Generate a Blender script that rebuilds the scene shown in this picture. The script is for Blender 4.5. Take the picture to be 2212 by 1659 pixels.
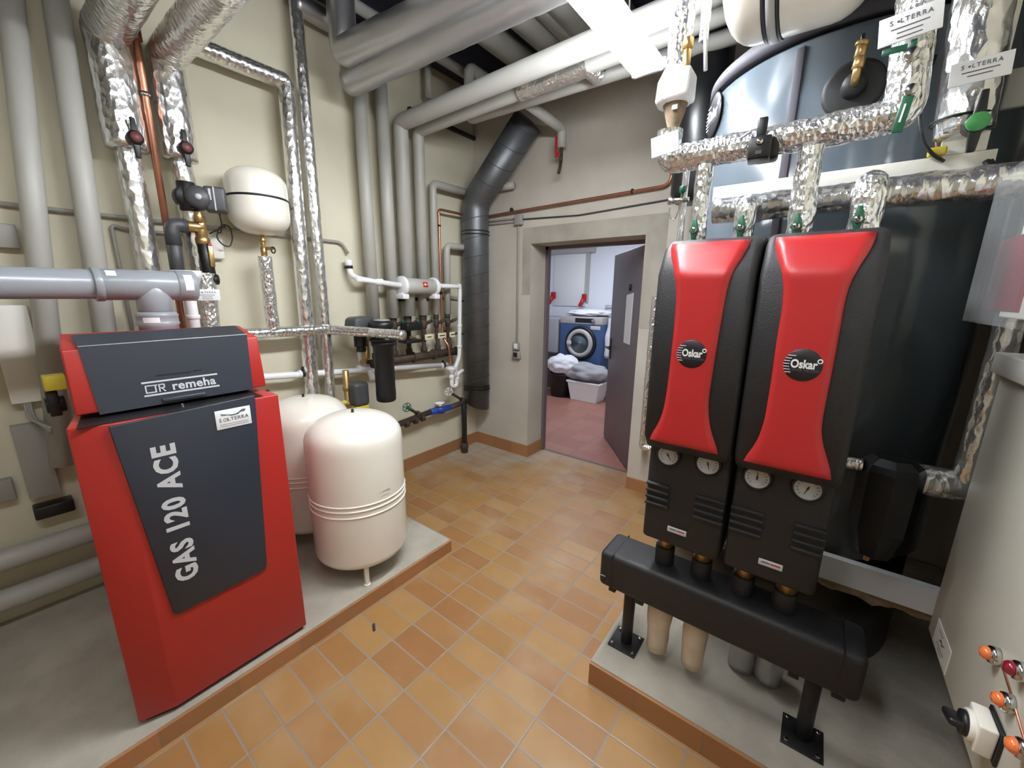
import bpy, bmesh, math, random
from mathutils import Vector, Matrix, noise
random.seed(7)
sc = bpy.context.scene
for o in list(bpy.data.objects): bpy.data.objects.remove(o)
COL = sc.collection
V = Vector
PI = math.pi

# ------------------------------------------------------------------ camera
F, YAW, PITCH, ROLL = 860.0, math.radians(37.3), math.radians(12.75), math.radians(.58)
CAM = V((2.873, -3.124, 1.62))
_f = V((-math.sin(YAW)*math.cos(PITCH), math.cos(YAW)*math.cos(PITCH), -math.sin(PITCH)))
_r = V((math.cos(YAW), math.sin(YAW), 0)); _u = _r.cross(_f)
_c, _s = math.cos(ROLL), math.sin(ROLL)
_r, _u = _c*_r + _s*_u, -_s*_r + _c*_u
cd = bpy.data.cameras.new('camera'); cam = bpy.data.objects.new('camera', cd); COL.objects.link(cam)
cd.sensor_width = 36; cd.lens = 36*F/2212; cd.clip_start = .03; cd.clip_end = 60
cam.matrix_world = Matrix(((_r.x, _u.x, -_f.x, CAM.x), (_r.y, _u.y, -_f.y, CAM.y), (_r.z, _u.z, -_f.z, CAM.z), (0, 0, 0, 1)))
sc.camera = cam
def at(px, py, **k):
    """point of the room seen at a photo pixel, on the plane x=, y= or z="""
    d = _f + _r*((px-1106)/F) - _u*((py-829.5)/F)
    a, v = list(k.items())[0]; i = 'xyz'.index(a)
    return CAM + d*((v-CAM[i])/d[i])

# ------------------------------------------------------------------ world, exposure
sc.view_settings.view_transform = 'Standard'; sc.view_settings.look = 'None'
sc.view_settings.gamma = 1; sc.view_settings.use_curve_mapping = False
sc.view_settings.exposure = 0.0
w = bpy.data.worlds.new('world'); sc.world = w; w.use_nodes = True
w.node_tree.nodes['Background'].inputs[0].default_value = (.85, .9, 1, 1)
w.node_tree.nodes['Background'].inputs[1].default_value = .35
def area(name, loc, rot, sx, sy, power, col=(1, .97, .92)):
    l = bpy.data.lights.new(name, 'AREA'); l.shape = 'RECTANGLE'; l.size = sx; l.size_y = sy; l.energy = power; l.color = col
    o = bpy.data.objects.new(name, l); COL.objects.link(o); o.location = loc; o.rotation_euler = rot; return o
# light of the ceiling lamp, added fill behind the viewer, laundry light beyond the door
area('room_light', (2.05, -1.75, 2.66), (0, 0, 0), .16, 1.4, 15, (.94, .97, 1))
area('fill_light_back', (2.35, -3.35, 2.86), (0, 0, 0), .2, 1.4, 9, (.94, .97, 1))
area('laundry_light', (.5, 1.9, 2.7), (0, 0, 0), 1.2, .3, 48, (.86, .92, 1))

# ------------------------------------------------------------------ materials
def lin(c):
    c = c/255; return c/12.92 if c <= .04045 else ((c+.055)/1.055)**2.4
def rgb(r, g, b): return (lin(r), lin(g), lin(b), 1)
def mat(name, col, rough=.5, metal=0, coat=0, bump=0, bscale=60, var=0, vscale=6, emit=0, trans=0, alpha=1, spec=.5, detail=4):
    m = bpy.data.materials.new(name); m.use_nodes = True; n = m.node_tree.nodes; l = m.node_tree.links
    b = n['Principled BSDF']; c = rgb(*col)
    b.inputs['Base Color'].default_value = c; b.inputs['Roughness'].default_value = rough; b.inputs['Metallic'].default_value = metal
    b.inputs['Specular IOR Level'].default_value = spec
    if coat: b.inputs['Coat Weight'].default_value = coat; b.inputs['Coat Roughness'].default_value = .12
    if trans: b.inputs['Transmission Weight'].default_value = trans; b.inputs['IOR'].default_value = 1.2
    b.inputs['Alpha'].default_value = alpha
    if emit: b.inputs['Emission Color'].default_value = c; b.inputs['Emission Strength'].default_value = emit
    g = n.new('ShaderNodeNewGeometry')
    if var:
        t = n.new('ShaderNodeTexNoise'); t.inputs['Scale'].default_value = vscale; t.inputs['Detail'].default_value = detail
        l.new(g.outputs['Position'], t.inputs['Vector'])
        r = n.new('ShaderNodeValToRGB'); l.new(t.outputs['Fac'], r.inputs['Fac'])
        r.color_ramp.elements[0].position = .3; r.color_ramp.elements[1].position = .7
        r.color_ramp.elements[0].color = tuple(x*(1-var) for x in c[:3])+(1,); r.color_ramp.elements[1].color = tuple(min(1, x*(1+var*.6)) for x in c[:3])+(1,)
        l.new(r.outputs['Color'], b.inputs['Base Color'])
    if bump:
        t2 = n.new('ShaderNodeTexNoise'); t2.inputs['Scale'].default_value = bscale; t2.inputs['Detail'].default_value = 3
        l.new(g.outputs['Position'], t2.inputs['Vector'])
        bp = n.new('ShaderNodeBump'); bp.inputs['Strength'].default_value = bump; bp.inputs['Distance'].default_value = .01
        l.new(t2.outputs['Fac'], bp.inputs['Height']); l.new(bp.outputs['Normal'], b.inputs['Normal'])
    return m
M = {}
M['wall'] = mat('painted_plaster', (210, 204, 182), .75, bump=.08, bscale=25, var=.07, vscale=2.2)
M['wallback'] = mat('stained_plaster', (196, 190, 178), .8, bump=.12, bscale=18, var=.16, vscale=1.6, detail=6)
M['ceil'] = mat('dark_ceiling', (48, 48, 68), .9, var=.1, vscale=2)
M['lwall'] = mat('white_laundry_wall', (226, 230, 240), .7)
M['grey'] = mat('grey_pipe_jacket', (176, 175, 168), .45, var=.05, vscale=5)
M['pvcgrey'] = mat('grey_flue_plastic', (147, 152, 158), .28)
M['duct'] = mat('galvanised_duct', (116, 119, 123), .46, metal=.75, var=.15, vscale=8)
M['conc'] = mat('bare_concrete', (170, 163, 150), .9, bump=.3, bscale=40, var=.2, vscale=5, detail=8)
M['red'] = mat('red_enamel', (164, 40, 35), .4, coat=.1)
M['redpump'] = mat('red_cover_plastic', (184, 42, 44), .36)
M['anth'] = mat('anthracite_enamel', (41, 46, 56), .42)
M['black'] = mat('black_plastic', (24, 24, 26), .4)
M['epp'] = mat('black_foam_shell', (34, 33, 35), .58, bump=.12, bscale=220, var=.25, vscale=120)
M['blackm'] = mat('black_metal', (26, 26, 28), .45)
M['white'] = mat('white_plastic', (235, 236, 238), .35)
M['cement'] = mat('grey_repair_plaster', (166, 160, 148), .85, bump=.15, bscale=30, var=.22, vscale=4, detail=7)
M['cream'] = mat('cream_enamel', (236, 232, 220), .25, coat=.3)
M['whitem'] = mat('white_sheet_metal', (226, 224, 216), .4)
M['cab'] = mat('cabinet_grey_enamel', (205, 202, 188), .45)
M['copper'] = mat('copper_tube', (186, 128, 104), .34, metal=.85, var=.12, vscale=12)
M['brass'] = mat('brass', (190, 158, 104), .3, metal=.85)
M['rust'] = mat('rusty_iron', (74, 60, 52), .7, metal=.2, var=.3, vscale=25)
M['chrome'] = mat('chrome', (205, 205, 205), .15, metal=1)
M['green'] = mat('green_paint', (30, 92, 66), .4)
M['brightgreen'] = mat('green_cap', (66, 150, 78), .5)
M['maroon'] = mat('maroon_cap', (104, 54, 54), .5)
M['redp'] = mat('red_plastic', (176, 24, 34), .4)
M['tank'] = mat('blue_grey_tank_jacket', (88, 97, 105), .18, spec=.9, coat=.3)
M['blackjacket'] = mat('black_jacket', (20, 21, 23), .35)
M['rimdark'] = mat('dark_rim', (52, 50, 58), .7)
M['yellow'] = mat('yellow_tag', (202, 184, 62), .45)
M['silver'] = mat('silver_lettering', (196, 198, 202), .4)
M['ink'] = mat('grey_ink', (90, 92, 96), .6)
M['darkink'] = mat('dark_ink', (24, 24, 28), .5)
M['inklight'] = mat('light_ink', (168, 170, 172), .6)
M['whiteink'] = mat('white_ink', (240, 240, 240), .4)
M['rubber'] = mat('black_rubber', (28, 28, 30), .6)
M['wood'] = mat('pale_insulation_sleeve', (204, 190, 170), .7, var=.12, vscale=15, bump=.3, bscale=30)
M['doorgrey'] = mat('dark_door_paint', (108, 98, 102), .45)
M['blue'] = mat('blue_washer', (56, 82, 128), .4)
M['bluep'] = mat('blue_plastic', (30, 70, 170), .4)
M['silverp'] = mat('silver_panel', (176, 176, 174), .4)
M['cloth'] = mat('white_linen', (226, 226, 234), .85, bump=.4, bscale=12)
M['clothg'] = mat('grey_linen', (158, 158, 166), .85, bump=.4, bscale=12)
M['glassdark'] = mat('drum_glass', (90, 104, 114), .08, spec=.8)
M['orange'] = mat('amber_lamp_cap', (236, 120, 60), .2, coat=.5)
M['winered'] = mat('red_lamp_cap', (130, 20, 44), .2, coat=.5)
M['beige'] = mat('beige_label', (222, 214, 180), .6)
M['cablegrey'] = mat('grey_cable', (150, 148, 142), .5)
M['darkgrey'] = mat('dark_grey_plastic', (66, 67, 70), .45)
M['tube'] = mat('fluorescent_tube', (246, 250, 255), .4, emit=115)
M['tubedim'] = mat('dimmer_fluorescent_tube', (246, 250, 255), .4, emit=38)
M['fitting'] = mat('lamp_fitting', (240, 240, 240), .4)
M['cardb'] = mat('brown_insulation', (140, 120, 98), .8, var=.4, vscale=30)
# clear polycarbonate
m = bpy.data.materials.new('clear_polycarbonate'); m.use_nodes = True; n = m.node_tree.nodes; l = m.node_tree.links
b = n['Principled BSDF']; b.inputs['Base Color'].default_value = rgb(226, 232, 234); b.inputs['Roughness'].default_value = .08; b.inputs['Alpha'].default_value = .09
M['clear'] = m
# foil
def foil(name, col, strength, sc_, rough):
    m = bpy.data.materials.new(name); m.use_nodes = True; n = m.node_tree.nodes; l = m.node_tree.links
    b = n['Principled BSDF']; b.inputs['Base Color'].default_value = rgb(*col); b.inputs['Metallic'].default_value = .92; b.inputs['Roughness'].default_value = rough
    g = n.new('ShaderNodeNewGeometry')
    vm = n.new('ShaderNodeVectorMath'); vm.operation = 'MULTIPLY'; vm.inputs[1].default_value = (1, 1, .55); l.new(g.outputs['Position'], vm.inputs[0])
    v = n.new('ShaderNodeTexVoronoi'); v.feature = 'F1'; v.inputs['Scale'].default_value = sc_; l.new(vm.outputs[0], v.inputs['Vector'])
    t = n.new('ShaderNodeTexNoise'); t.inputs['Scale'].default_value = sc_*.8; t.inputs['Detail'].default_value = 5; l.new(vm.outputs[0], t.inputs['Vector'])
    a = n.new('ShaderNodeMath'); a.operation = 'ADD'; l.new(v.outputs['Distance'], a.inputs[0]); l.new(t.outputs['Fac'], a.inputs[1])
    bp = n.new('ShaderNodeBump'); bp.inputs['Strength'].default_value = strength; bp.inputs['Distance'].default_value = .012
    l.new(a.outputs[0], bp.inputs['Height']); l.new(bp.outputs['Normal'], b.inputs['Normal'])
    return m
M['foil'] = foil('aluminium_foil_jacket', (236, 236, 236), .3, 46, .2)
M['foilc'] = foil('crumpled_foil_jacket', (240, 241, 242), .45, 85, .2)
M['foild'] = foil('dull_foil_jacket', (190, 190, 192), .15, 14, .38)
# floor tiles: 248 x 122 mm stack bond clinker
def tiles(name, ox, oy, px, py, cols, grout, dust, wob=.0042):
    m = bpy.data.materials.new(name); m.use_nodes = True; n = m.node_tree.nodes; l = m.node_tree.links; b = n['Principled BSDF']
    g = n.new('ShaderNodeNewGeometry'); s = n.new('ShaderNodeSeparateXYZ'); l.new(g.outputs['Position'], s.inputs[0])
    def mth(op, a, b_=None, c=None):
        q = n.new('ShaderNodeMath'); q.operation = op
        for i, x in enumerate((a, b_, c)):
            if x is None: continue
            if isinstance(x, (int, float)): q.inputs[i].default_value = x
            else: l.new(x, q.inputs[i])
        return q.outputs[0]
    u = mth('DIVIDE', mth('SUBTRACT', s.outputs[0], ox), px); v = mth('DIVIDE', mth('SUBTRACT', s.outputs[1], oy), py)
    fu, fv = mth('FLOOR', u), mth('FLOOR', v); uu, vv = mth('SUBTRACT', u, fu), mth('SUBTRACT', v, fv)
    def edge(x, p): return mth('MULTIPLY', mth('SUBTRACT', .5, mth('ABSOLUTE', mth('SUBTRACT', x, .5))), p)
    d = mth('MINIMUM', edge(uu, px), edge(vv, py))
    gr = mth('LESS_THAN', d, wob)
    cx = n.new('ShaderNodeCombineXYZ'); l.new(fu, cx.inputs[0]); l.new(fv, cx.inputs[1])
    wn = n.new('ShaderNodeTexWhiteNoise'); wn.noise_dimensions = '2D'; l.new(cx.outputs[0], wn.inputs['Vector'])
    r = n.new('ShaderNodeValToRGB'); l.new(wn.outputs['Value'], r.inputs[0]); r.color_ramp.elements.remove(r.color_ramp.elements[1])
    r.color_ramp.elements[0].color = rgb(*cols[0])
    for i, c_ in enumerate(cols[1:]):
        e = r.color_ramp.elements.new((i+1)/(len(cols)-1)); e.color = rgb(*c_)
    nt = n.new('ShaderNodeTexNoise'); nt.inputs['Scale'].default_value = 9; nt.inputs['Detail'].default_value = 5; l.new(g.outputs['Position'], nt.inputs['Vector'])
    mx0 = n.new('ShaderNodeMix'); mx0.data_type = 'RGBA'; mx0.blend_type = 'OVERLAY'; mx0.inputs[0].default_value = .12
    l.new(r.outputs[0], mx0.inputs[6]); l.new(nt.outputs['Fac'], mx0.inputs[7])
    # cement dust lying on the tiles towards the wall corner
    nd = n.new('ShaderNodeTexNoise'); nd.inputs['Scale'].default_value = 2.3; nd.inputs['Detail'].default_value = 7; l.new(g.outputs['Position'], nd.inputs['Vector'])
    far = mth('MULTIPLY_ADD', mth('ADD', s.outputs[1], mth('MULTIPLY', s.outputs[0], -.9)), .38, .62)
    dd = mth('ADD', mth('MULTIPLY', nd.outputs['Fac'], .9), far); rd = n.new('ShaderNodeValToRGB'); l.new(dd, rd.inputs[0])
    rd.color_ramp.elements[0].position = .62; rd.color_ramp.elements[1].position = .98
    mx1 = n.new('ShaderNodeMix'); mx1.data_type = 'RGBA'; l.new(mth('MULTIPLY', rd.outputs[0], dust), mx1.inputs[0]); l.new(mx0.outputs[2], mx1.inputs[6]); mx1.inputs[7].default_value = rgb(176, 164, 148)
    # pale haze patches
    np_ = n.new('ShaderNodeTexNoise'); np_.inputs['Scale'].default_value = 3.1; np_.inputs['Detail'].default_value = 3; l.new(g.outputs['Position'], np_.inputs['Vector'])
    rp = n.new('ShaderNodeValToRGB'); l.new(np_.outputs['Fac'], rp.inputs[0]); rp.color_ramp.elements[0].position = .5; rp.color_ramp.elements[1].position = .72
    mx3 = n.new('ShaderNodeMix'); mx3.data_type = 'RGBA'; l.new(mth('MULTIPLY', rp.outputs[0], .45*dust), mx3.inputs[0]); l.new(mx1.outputs[2], mx3.inputs[6]); mx3.inputs[7].default_value = rgb(176, 150, 118)
    mx2 = n.new('ShaderNodeMix'); mx2.data_type = 'RGBA'; l.new(gr, mx2.inputs[0]); l.new(mx3.outputs[2], mx2.inputs[6]); mx2.inputs[7].default_value = rgb(*grout)
    l.new(mx2.outputs[2], b.inputs['Base Color']); b.inputs['Roughness'].default_value = .42
    bp = n.new('ShaderNodeBump'); bp.inputs['Strength'].default_value = .5; bp.inputs['Distance'].default_value = .002
    l.new(mth('MINIMUM', d, .005), bp.inputs['Height']); bp.inputs['Distance'].default_value = .3
    l.new(bp.outputs[0], b.inputs['Normal'])
    return m
TP = [(152, 110, 66), (160, 120, 70), (146, 101, 60), (162, 124, 78), (154, 116, 64), (151, 107, 70)]
G0 = at(1006, 1367.6, z=0)
M['tile'] = tiles('clinker_floor_tiles', G0.x, G0.y, .2485, .1225, TP, (142, 126, 112), 1.0)
M['tilered'] = tiles('red_laundry_tiles', 0, 0, .25, .25, [(150, 92, 82), (160, 100, 90), (142, 86, 78)], (140, 96, 88), 0.15)
def skirt_mat(name, ax, off, pitch, col, grout):
    m = bpy.data.materials.new(name); m.use_nodes = True; n = m.node_tree.nodes; l = m.node_tree.links; b = n['Principled BSDF']
    g = n.new('ShaderNodeNewGeometry'); s = n.new('ShaderNodeSeparateXYZ'); l.new(g.outputs['Position'], s.inputs[0])
    q = n.new('ShaderNodeMath'); q.operation = 'MULTIPLY_ADD'; q.inputs[1].default_value = 1/pitch; q.inputs[2].default_value = -off/pitch; l.new(s.outputs[ax], q.inputs[0])
    f = n.new('ShaderNodeMath'); f.operation = 'FRACT'; l.new(q.outputs[0], f.inputs[0])
    c = n.new('ShaderNodeMath'); c.operation = 'LESS_THAN'; c.inputs[1].default_value = .02; l.new(f.outputs[0], c.inputs[0])
    fl = n.new('ShaderNodeMath'); fl.operation = 'FLOOR'; l.new(q.outputs[0], fl.inputs[0])
    wn = n.new('ShaderNodeTexWhiteNoise'); wn.noise_dimensions = '1D'; l.new(fl.outputs[0], wn.inputs['W'])
    r = n.new('ShaderNodeValToRGB'); l.new(wn.outputs['Value'], r.inputs[0]); r.color_ramp.elements[0].color = rgb(*col); r.color_ramp.elements[1].color = rgb(*[min(255, int(x*1.12)) for x in col])
    mx = n.new('ShaderNodeMix'); mx.data_type = 'RGBA'; l.new(c.outputs[0], mx.inputs[0]); l.new(r.outputs[0], mx.inputs[6]); mx.inputs[7].default_value = rgb(*grout)
    l.new(mx.outputs[2], b.inputs['Base Color']); b.inputs['Roughness'].default_value = .5
    return m
M['skirtY'] = skirt_mat('skirting_tiles_along', 1, 0, .25, (150, 106, 70), (136, 114, 94))
M['skirtX'] = skirt_mat('skirting_tiles_across', 0, 0, .25, (150, 106, 70), (136, 114, 94))

# ------------------------------------------------------------------ mesh builder
def frame(o, x, y, z=None):
    """matrix with origin o and local axes x, y (z = x cross y)"""
    x = V(x).normalized(); y = V(y).normalized(); z = V(z).normalized() if z is not None else x.cross(y).normalized()
    return Matrix(((x.x, y.x, z.x, o[0]), (x.y, y.y, z.y, o[1]), (x.z, y.z, z.z, o[2]), (0, 0, 0, 1)))
def zframe(o, z, up=(0, 0, 1)):
    z = V(z).normalized(); up = V(up)
    if abs(z.dot(up.normalized())) > .99: up = V((0, 1, 0)) if abs(z.y) < .9 else V((1, 0, 0))
    x = up.cross(z).normalized(); y = z.cross(x); return frame(o, x, y, z)
class MB:
    def __init__(s, X=None): s.v = []; s.f = []; s.sm = []; s.X = X or Matrix()
    def add(s, vs, fs, sm=True, X=None):
        n = len(s.v); T = X or s.X
        s.v += [T @ V(p) for p in vs]; s.f += [tuple(i+n for i in f) for f in fs]; s.sm += [sm]*len(fs)
    def bm(s, bm, sm=False, X=None):
        bm.verts.ensure_lookup_table(); bm.verts.index_update()
        s.add([v.co.copy() for v in bm.verts], [[v.index for v in f.verts] for f in bm.faces], sm, X); bm.free()
    def box(s, lo, hi, bev=0, seg=2, X=None, sm=None):
        b = bmesh.new(); bmesh.ops.create_cube(b, size=1)
        lo, hi = V([min(a, c) for a, c in zip(lo, hi)]), V([max(a, c) for a, c in zip(lo, hi)])
        for v in b.verts: v.co = V([(lo[i]+hi[i])/2 + v.co[i]*(hi[i]-lo[i]) for i in range(3)])
        if bev: bmesh.ops.bevel(b, geom=b.edges[:], offset=bev, segments=seg, affect='EDGES', profile=.5)
        s.bm(b, bool(bev) if sm is None else sm, X); return s
    def prism(s, poly, a, b_, axis='y', bev=0, X=None, sm=False):
        """polygon (two coords) extruded along axis from a to b"""
        def P(u, w, t): return {'x': (t, u, w), 'y': (u, t, w), 'z': (u, w, t)}[axis]
        b = bmesh.new(); A = [b.verts.new(P(u, w, a)) for u, w in poly]; B = [b.verts.new(P(u, w, b_)) for u, w in poly]; n = len(poly)
        b.faces.new(A); b.faces.new(B[::-1])
        for i in range(n): b.faces.new((A[i], B[i], B[(i+1) % n], A[(i+1) % n]))
        bmesh.ops.recalc_face_normals(b, faces=b.faces[:])
        if bev: bmesh.ops.bevel(b, geom=b.edges[:], offset=bev, segments=2, affect='EDGES', profile=.5)
        s.bm(b, sm or bool(bev), X); return s
    def lathe(s, prof, n=28, X=None, sm=True, cap=True):
        """profile of (radius, z) turned about local z"""
        vs, fs = [], []
        for r, z in prof:
            for k in range(n): a = 2*PI*k/n; vs.append((r*math.cos(a), r*math.sin(a), z))
        for i in range(len(prof)-1):
            for k in range(n): k2 = (k+1) % n; fs.append((i*n+k, i*n+k2, (i+1)*n+k2, (i+1)*n+k))
        if cap and prof[0][0] > 1e-6: fs.append(tuple(range(n))[::-1])
        if cap and prof[-1][0] > 1e-6: fs.append(tuple((len(prof)-1)*n+k for k in range(n)))
        s.add(vs, fs, sm, X); return s
    def cyl(s, a, b_, r, r2=None, n=20, sm=True):
        a, b_ = V(a), V(b_); X = s.X @ zframe(a, b_-a); L = (b_-a).length; r2 = r if r2 is None else r2
        c = min(r, r2, L)*.06
        s.lathe([(0, 0), (r-c, 0), (r, c), (r2, L-c), (r2-c, L), (0, L)], n, X, sm); return s
    def torus(s, R, r, X=None, n=24, m=8):
        vs, fs = [], []
        for i in range(n):
            a = 2*PI*i/n
            for j in range(m): b = 2*PI*j/m; q = R+r*math.cos(b); vs.append((q*math.cos(a), q*math.sin(a), r*math.sin(b)))
        for i in range(n):
            for j in range(m): fs.append((i*m+j, ((i+1) % n)*m+j, ((i+1) % n)*m+(j+1) % m, i*m+(j+1) % m))
        s.add(vs, fs, True, X); return s
    def sweep(s, pts, r, fillet=.0, n=16, crink=0, step=.02, cap=True, r1=None, seed=0, freq=14, sag=0):
        pts = [V(p) for p in pts]; path = [pts[0]]
        for i in range(1, len(pts)-1):
            a, p, c = pts[i-1], pts[i], pts[i+1]; d1 = (a-p); d2 = (c-p); f = min(fillet, d1.length*.49, d2.length*.49)
            if f <= 1e-5: path.append(p); continue
            A, B = p+d1.normalized()*f, p+d2.normalized()*f
            for k in range(7): t = k/6; path.append(A*(1-t)**2+p*2*t*(1-t)+B*t*t)
        path.append(pts[-1])
        if crink or sag:
            q = [path[0]]
            for a, b_ in zip(path, path[1:]):
                m_ = max(1, int((b_-a).length/step))
                for k in range(1, m_+1): q.append(a.lerp(b_, k/m_))
            path = q
        vs, fs = [], []; T = (path[1]-path[0]).normalized(); N = T.orthogonal().normalized(); L = len(path)
        for i, p in enumerate(path):
            t = (path[min(i+1, L-1)]-path[max(i-1, 0)])
            if t.length < 1e-9: t = T.copy()
            t.normalize(); q = T.rotation_difference(t); N = q @ N; T = t; B = T.cross(N).normalized(); N = B.cross(T).normalized()
            rr = r if r1 is None else r+(r1-r)*i/(L-1)
            # widen the ring at sharp mitres
            for k in range(n):
                a = 2*PI*k/n; d = N*math.cos(a)+B*math.sin(a); e = rr
                if crink: e = rr*(1+crink*noise.noise((p+d*rr)*freq+V((seed, 0, 0)))+crink*.6*noise.noise((p+d*rr)*freq*3.1+V((0, seed, 0))))
                vs.append(p+d*e)
        for i in range(L-1):
            for k in range(n): k2 = (k+1) % n; fs.append((i*n+k, i*n+k2, (i+1)*n+k2, (i+1)*n+k))
        if cap: fs.append(tuple(range(n))[::-1]); fs.append(tuple((L-1)*n+k for k in range(n)))
        s.add(vs, fs, True); return s
    def text(s, txt, size, X, ext=.0006, bold=0, align='CENTER', sp=1):
        c = bpy.data.curves.new('t', 'FONT'); c.body = txt; c.size = size; c.extrude = ext; c.offset = bold; c.align_x = align; c.align_y = 'CENTER'; c.space_character = sp; c.resolution_u = 3
        o = bpy.data.objects.new('t', c); me = bpy.data.meshes.new_from_object(o)
        s.add([v.co.copy() for v in me.vertices], [tuple(p.vertices) for p in me.polygons], False, X)
        bpy.data.meshes.remove(me); bpy.data.objects.remove(o); bpy.data.curves.remove(c); return s
    def build(s, name, m, parent=None, loc=None, label=None):
        """link as one mesh object; a part is stored relative to its parent's empty"""
        me = bpy.data.meshes.new(name); org = V((0, 0, 0))
        if parent is not None: org = WORLD[parent.name]
        elif s.v:
            if loc is not None: org = V(loc)
            else:
                lo = V([min(v[i] for v in s.v) for i in range(3)]); hi = V([max(v[i] for v in s.v) for i in range(3)]); org = V(((lo.x+hi.x)/2, (lo.y+hi.y)/2, lo.z))
        me.from_pydata([v-org for v in s.v], [], s.f)
        for p, k in zip(me.polygons, s.sm): p.use_smooth = k and m != 'foilc'
        me.materials.append(M[m]); me.validate(); me.update()
        o = bpy.data.objects.new(name, me); COL.objects.link(o)
        if parent is not None: o.parent = parent; WORLD[o.name] = org
        else: o.location = org; WORLD[o.name] = org
        if label: o['label'] = label
        return o
WORLD = {}
def thing(name, label, cat, loc, group=None):
    o = bpy.data.objects.new(name, None); COL.objects.link(o); o.location = loc; o.empty_display_size = .05
    WORLD[o.name] = V(loc); o['label'] = label; o['category'] = cat
    if group: o['group'] = group
    return o
def tag(o, label, cat, group=None):
    o['label'] = label; o['category'] = cat
    if group: o['group'] = group
    return o
def struct(o): o['kind'] = 'structure'; return o
def sbox(name, lo, hi, m): return struct(MB().box(lo, hi).build(name, m))
XP, XN, YN, ZP = V((1, 0, 0)), V((-1, 0, 0)), V((0, -1, 0)), V((0, 0, 1))
FX = lambda o: frame(o, (0, 1, 0), (0, 0, 1))      # face looking towards +x
FY = lambda o: frame(o, (1, 0, 0), (0, 0, 1))      # face looking towards -y
FXN = lambda o: frame(o, (0, -1, 0), (0, 0, 1))    # face looking towards -x

# ------------------------------------------------------------------ the room
CZ = 3.46
DL, DR, DT, TH = .693, 1.745, 2.065, .30
fl = sbox('floor', (0, -5.6, -.1), (4.8, TH, 0), 'tile')
ce = MB(); ce.box((-.1, -5.7, CZ), (4.9, 3.6, CZ+.1)); struct(ce.build('ceiling', 'ceil'))
sbox('wall_left', (-.12, -5.7, -.1), (0, TH, CZ), 'wall')
wb = MB(); wb.box((0, 0, -.1), (DL, TH, CZ)); wb.box((DR, 0, -.1), (4.8, TH, CZ)); wb.box((DL, 0, DT), (DR, TH, CZ)); struct(wb.build('wall_back', 'wallback'))
sbox('wall_rear', (0, -5.7, -.1), (4.8, -5.6, CZ), 'wall')
wr = MB(); wr.box((3.62, -5.6, -.1), (4.8, -1.36, CZ)); wr.box((4.8, -5.6, -.1), (4.9, TH, CZ)); struct(wr.build('wall_right', 'wall'))
# raised concrete plinths with clinker riser
LC = at(975.6, 1190, z=0)
pl = MB(); pl.box((0, -5.6, 0), (LC.x-.012, LC.y-.0, .078)); struct(pl.build('trim_1', 'conc'))
ps = MB(); ps.box((LC.x-.012, -5.6, 0), (LC.x, LC.y, .074)); struct(ps.build('trim_2', 'skirtY'))
RC = at(1270.6, 1474, z=0)
pr = MB(); pr.box((RC.x, RC.y+.012, 0), (3.62, -.02, .105)); struct(pr.build('trim_3', 'conc'))
prs = MB(); prs.box((RC.x, RC.y, 0), (3.62, RC.y+.012, .101)); struct(prs.build('trim_4', 'skirtX'))
# skirting
b1 = MB(); b1.box((0, LC.y, 0), (.014, 0, .115)); struct(b1.build('baseboard_left', 'skirtY'))
b2 = MB(); b2.box((.014, -.014, 0), (DL, 0, .12)); b2.box((DL, -.014, 0), (DL+.012, TH-.02, .12)); b2.box((DR, -.014, 0), (RC.x, 0, .1)); struct(b2.build('baseboard_back', 'skirtX'))
# dark soot-coloured cable shelf at the head of the left wall near the corner
p = at(1024, 305, x=0); q = at(950, 268, x=0)
sh = MB(); sh.box((0, -.78, p.z-.0), (.03, 0, p.z+.03)); struct(sh.build('trim_5', 'blackm'))
# laundry room beyond the door
LX0, LX1, LY = -1.9, 2.6, 3.35
sbox('floor.001', (LX0, TH, -.1), (LX1, LY, -.001), 'tilered')
lw = MB(); lw.box((LX0, LY, -.1), (LX1, LY+.1, CZ)); struct(lw.build('wall_laundry_back', 'lwall'))
lw = MB(); lw.box((LX0-.1, TH, -.1), (LX0, LY, CZ)); struct(lw.build('wall_laundry_left', 'lwall'))
lw = MB(); lw.box((LX1, TH, -.1), (LX1+.1, LY, CZ)); struct(lw.build('wall_laundry_right', 'lwall'))
lw = MB(); lw.box((LX0, TH, -.1), (-.12, TH+.02, CZ)); struct(lw.build('wall_laundry_front', 'lwall'))
cm = MB(); cm.box((DL-.09, -.003, DT-.45), (DL, 0, DT+.14)); cm.box((DL, -.003, DT), (DR+.16, 0, DT+.14)); cm.box((DR, -.003, DT-.7), (DR+.16, 0, DT)); struct(cm.build('trim_7', 'cement'))
# steel door frame strip, threshold and the open door leaf
fr = MB(); fr.box((DL, TH-.05, 0), (DL+.03, TH, DT)); fr.box((DL, TH-.05, DT-.03), (DR, TH, DT)); fr.box((DR-.03, TH-.05, 0), (DR, TH, DT)); fr.box((DL, TH-.03, 0), (DR, TH, .006))
struct(fr.build('trim_6', 'doorgrey'))
H = V((DR-.05, TH+.0, 0)); E_ = at(1309, 938, z=0); E_.z = 0
dx = (E_-H).normalized(); Ld = min((E_-H).length, 1.0)
DX = frame(H, dx, ZP.cross(dx), ZP)
dr = struct(MB(DX).box((0, 0, .012), (Ld, .045, DT-.035), bev=.004).build('door_1', 'doorgrey')); dr.name = 'door_1'; WORLD['door_1'] = WORLD.get('door_1', dr.location.copy())
hx = Ld-.07
hd = MB(DX); hd.box((hx-.022, .045, .93), (hx+.022, .053, 1.16), bev=.004); hd.cyl((hx, .05, 1.06), (hx, .10, 1.06), .011); hd.cyl((hx+.01, .095, 1.06), (hx-.13, .095, 1.06), .011)
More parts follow.
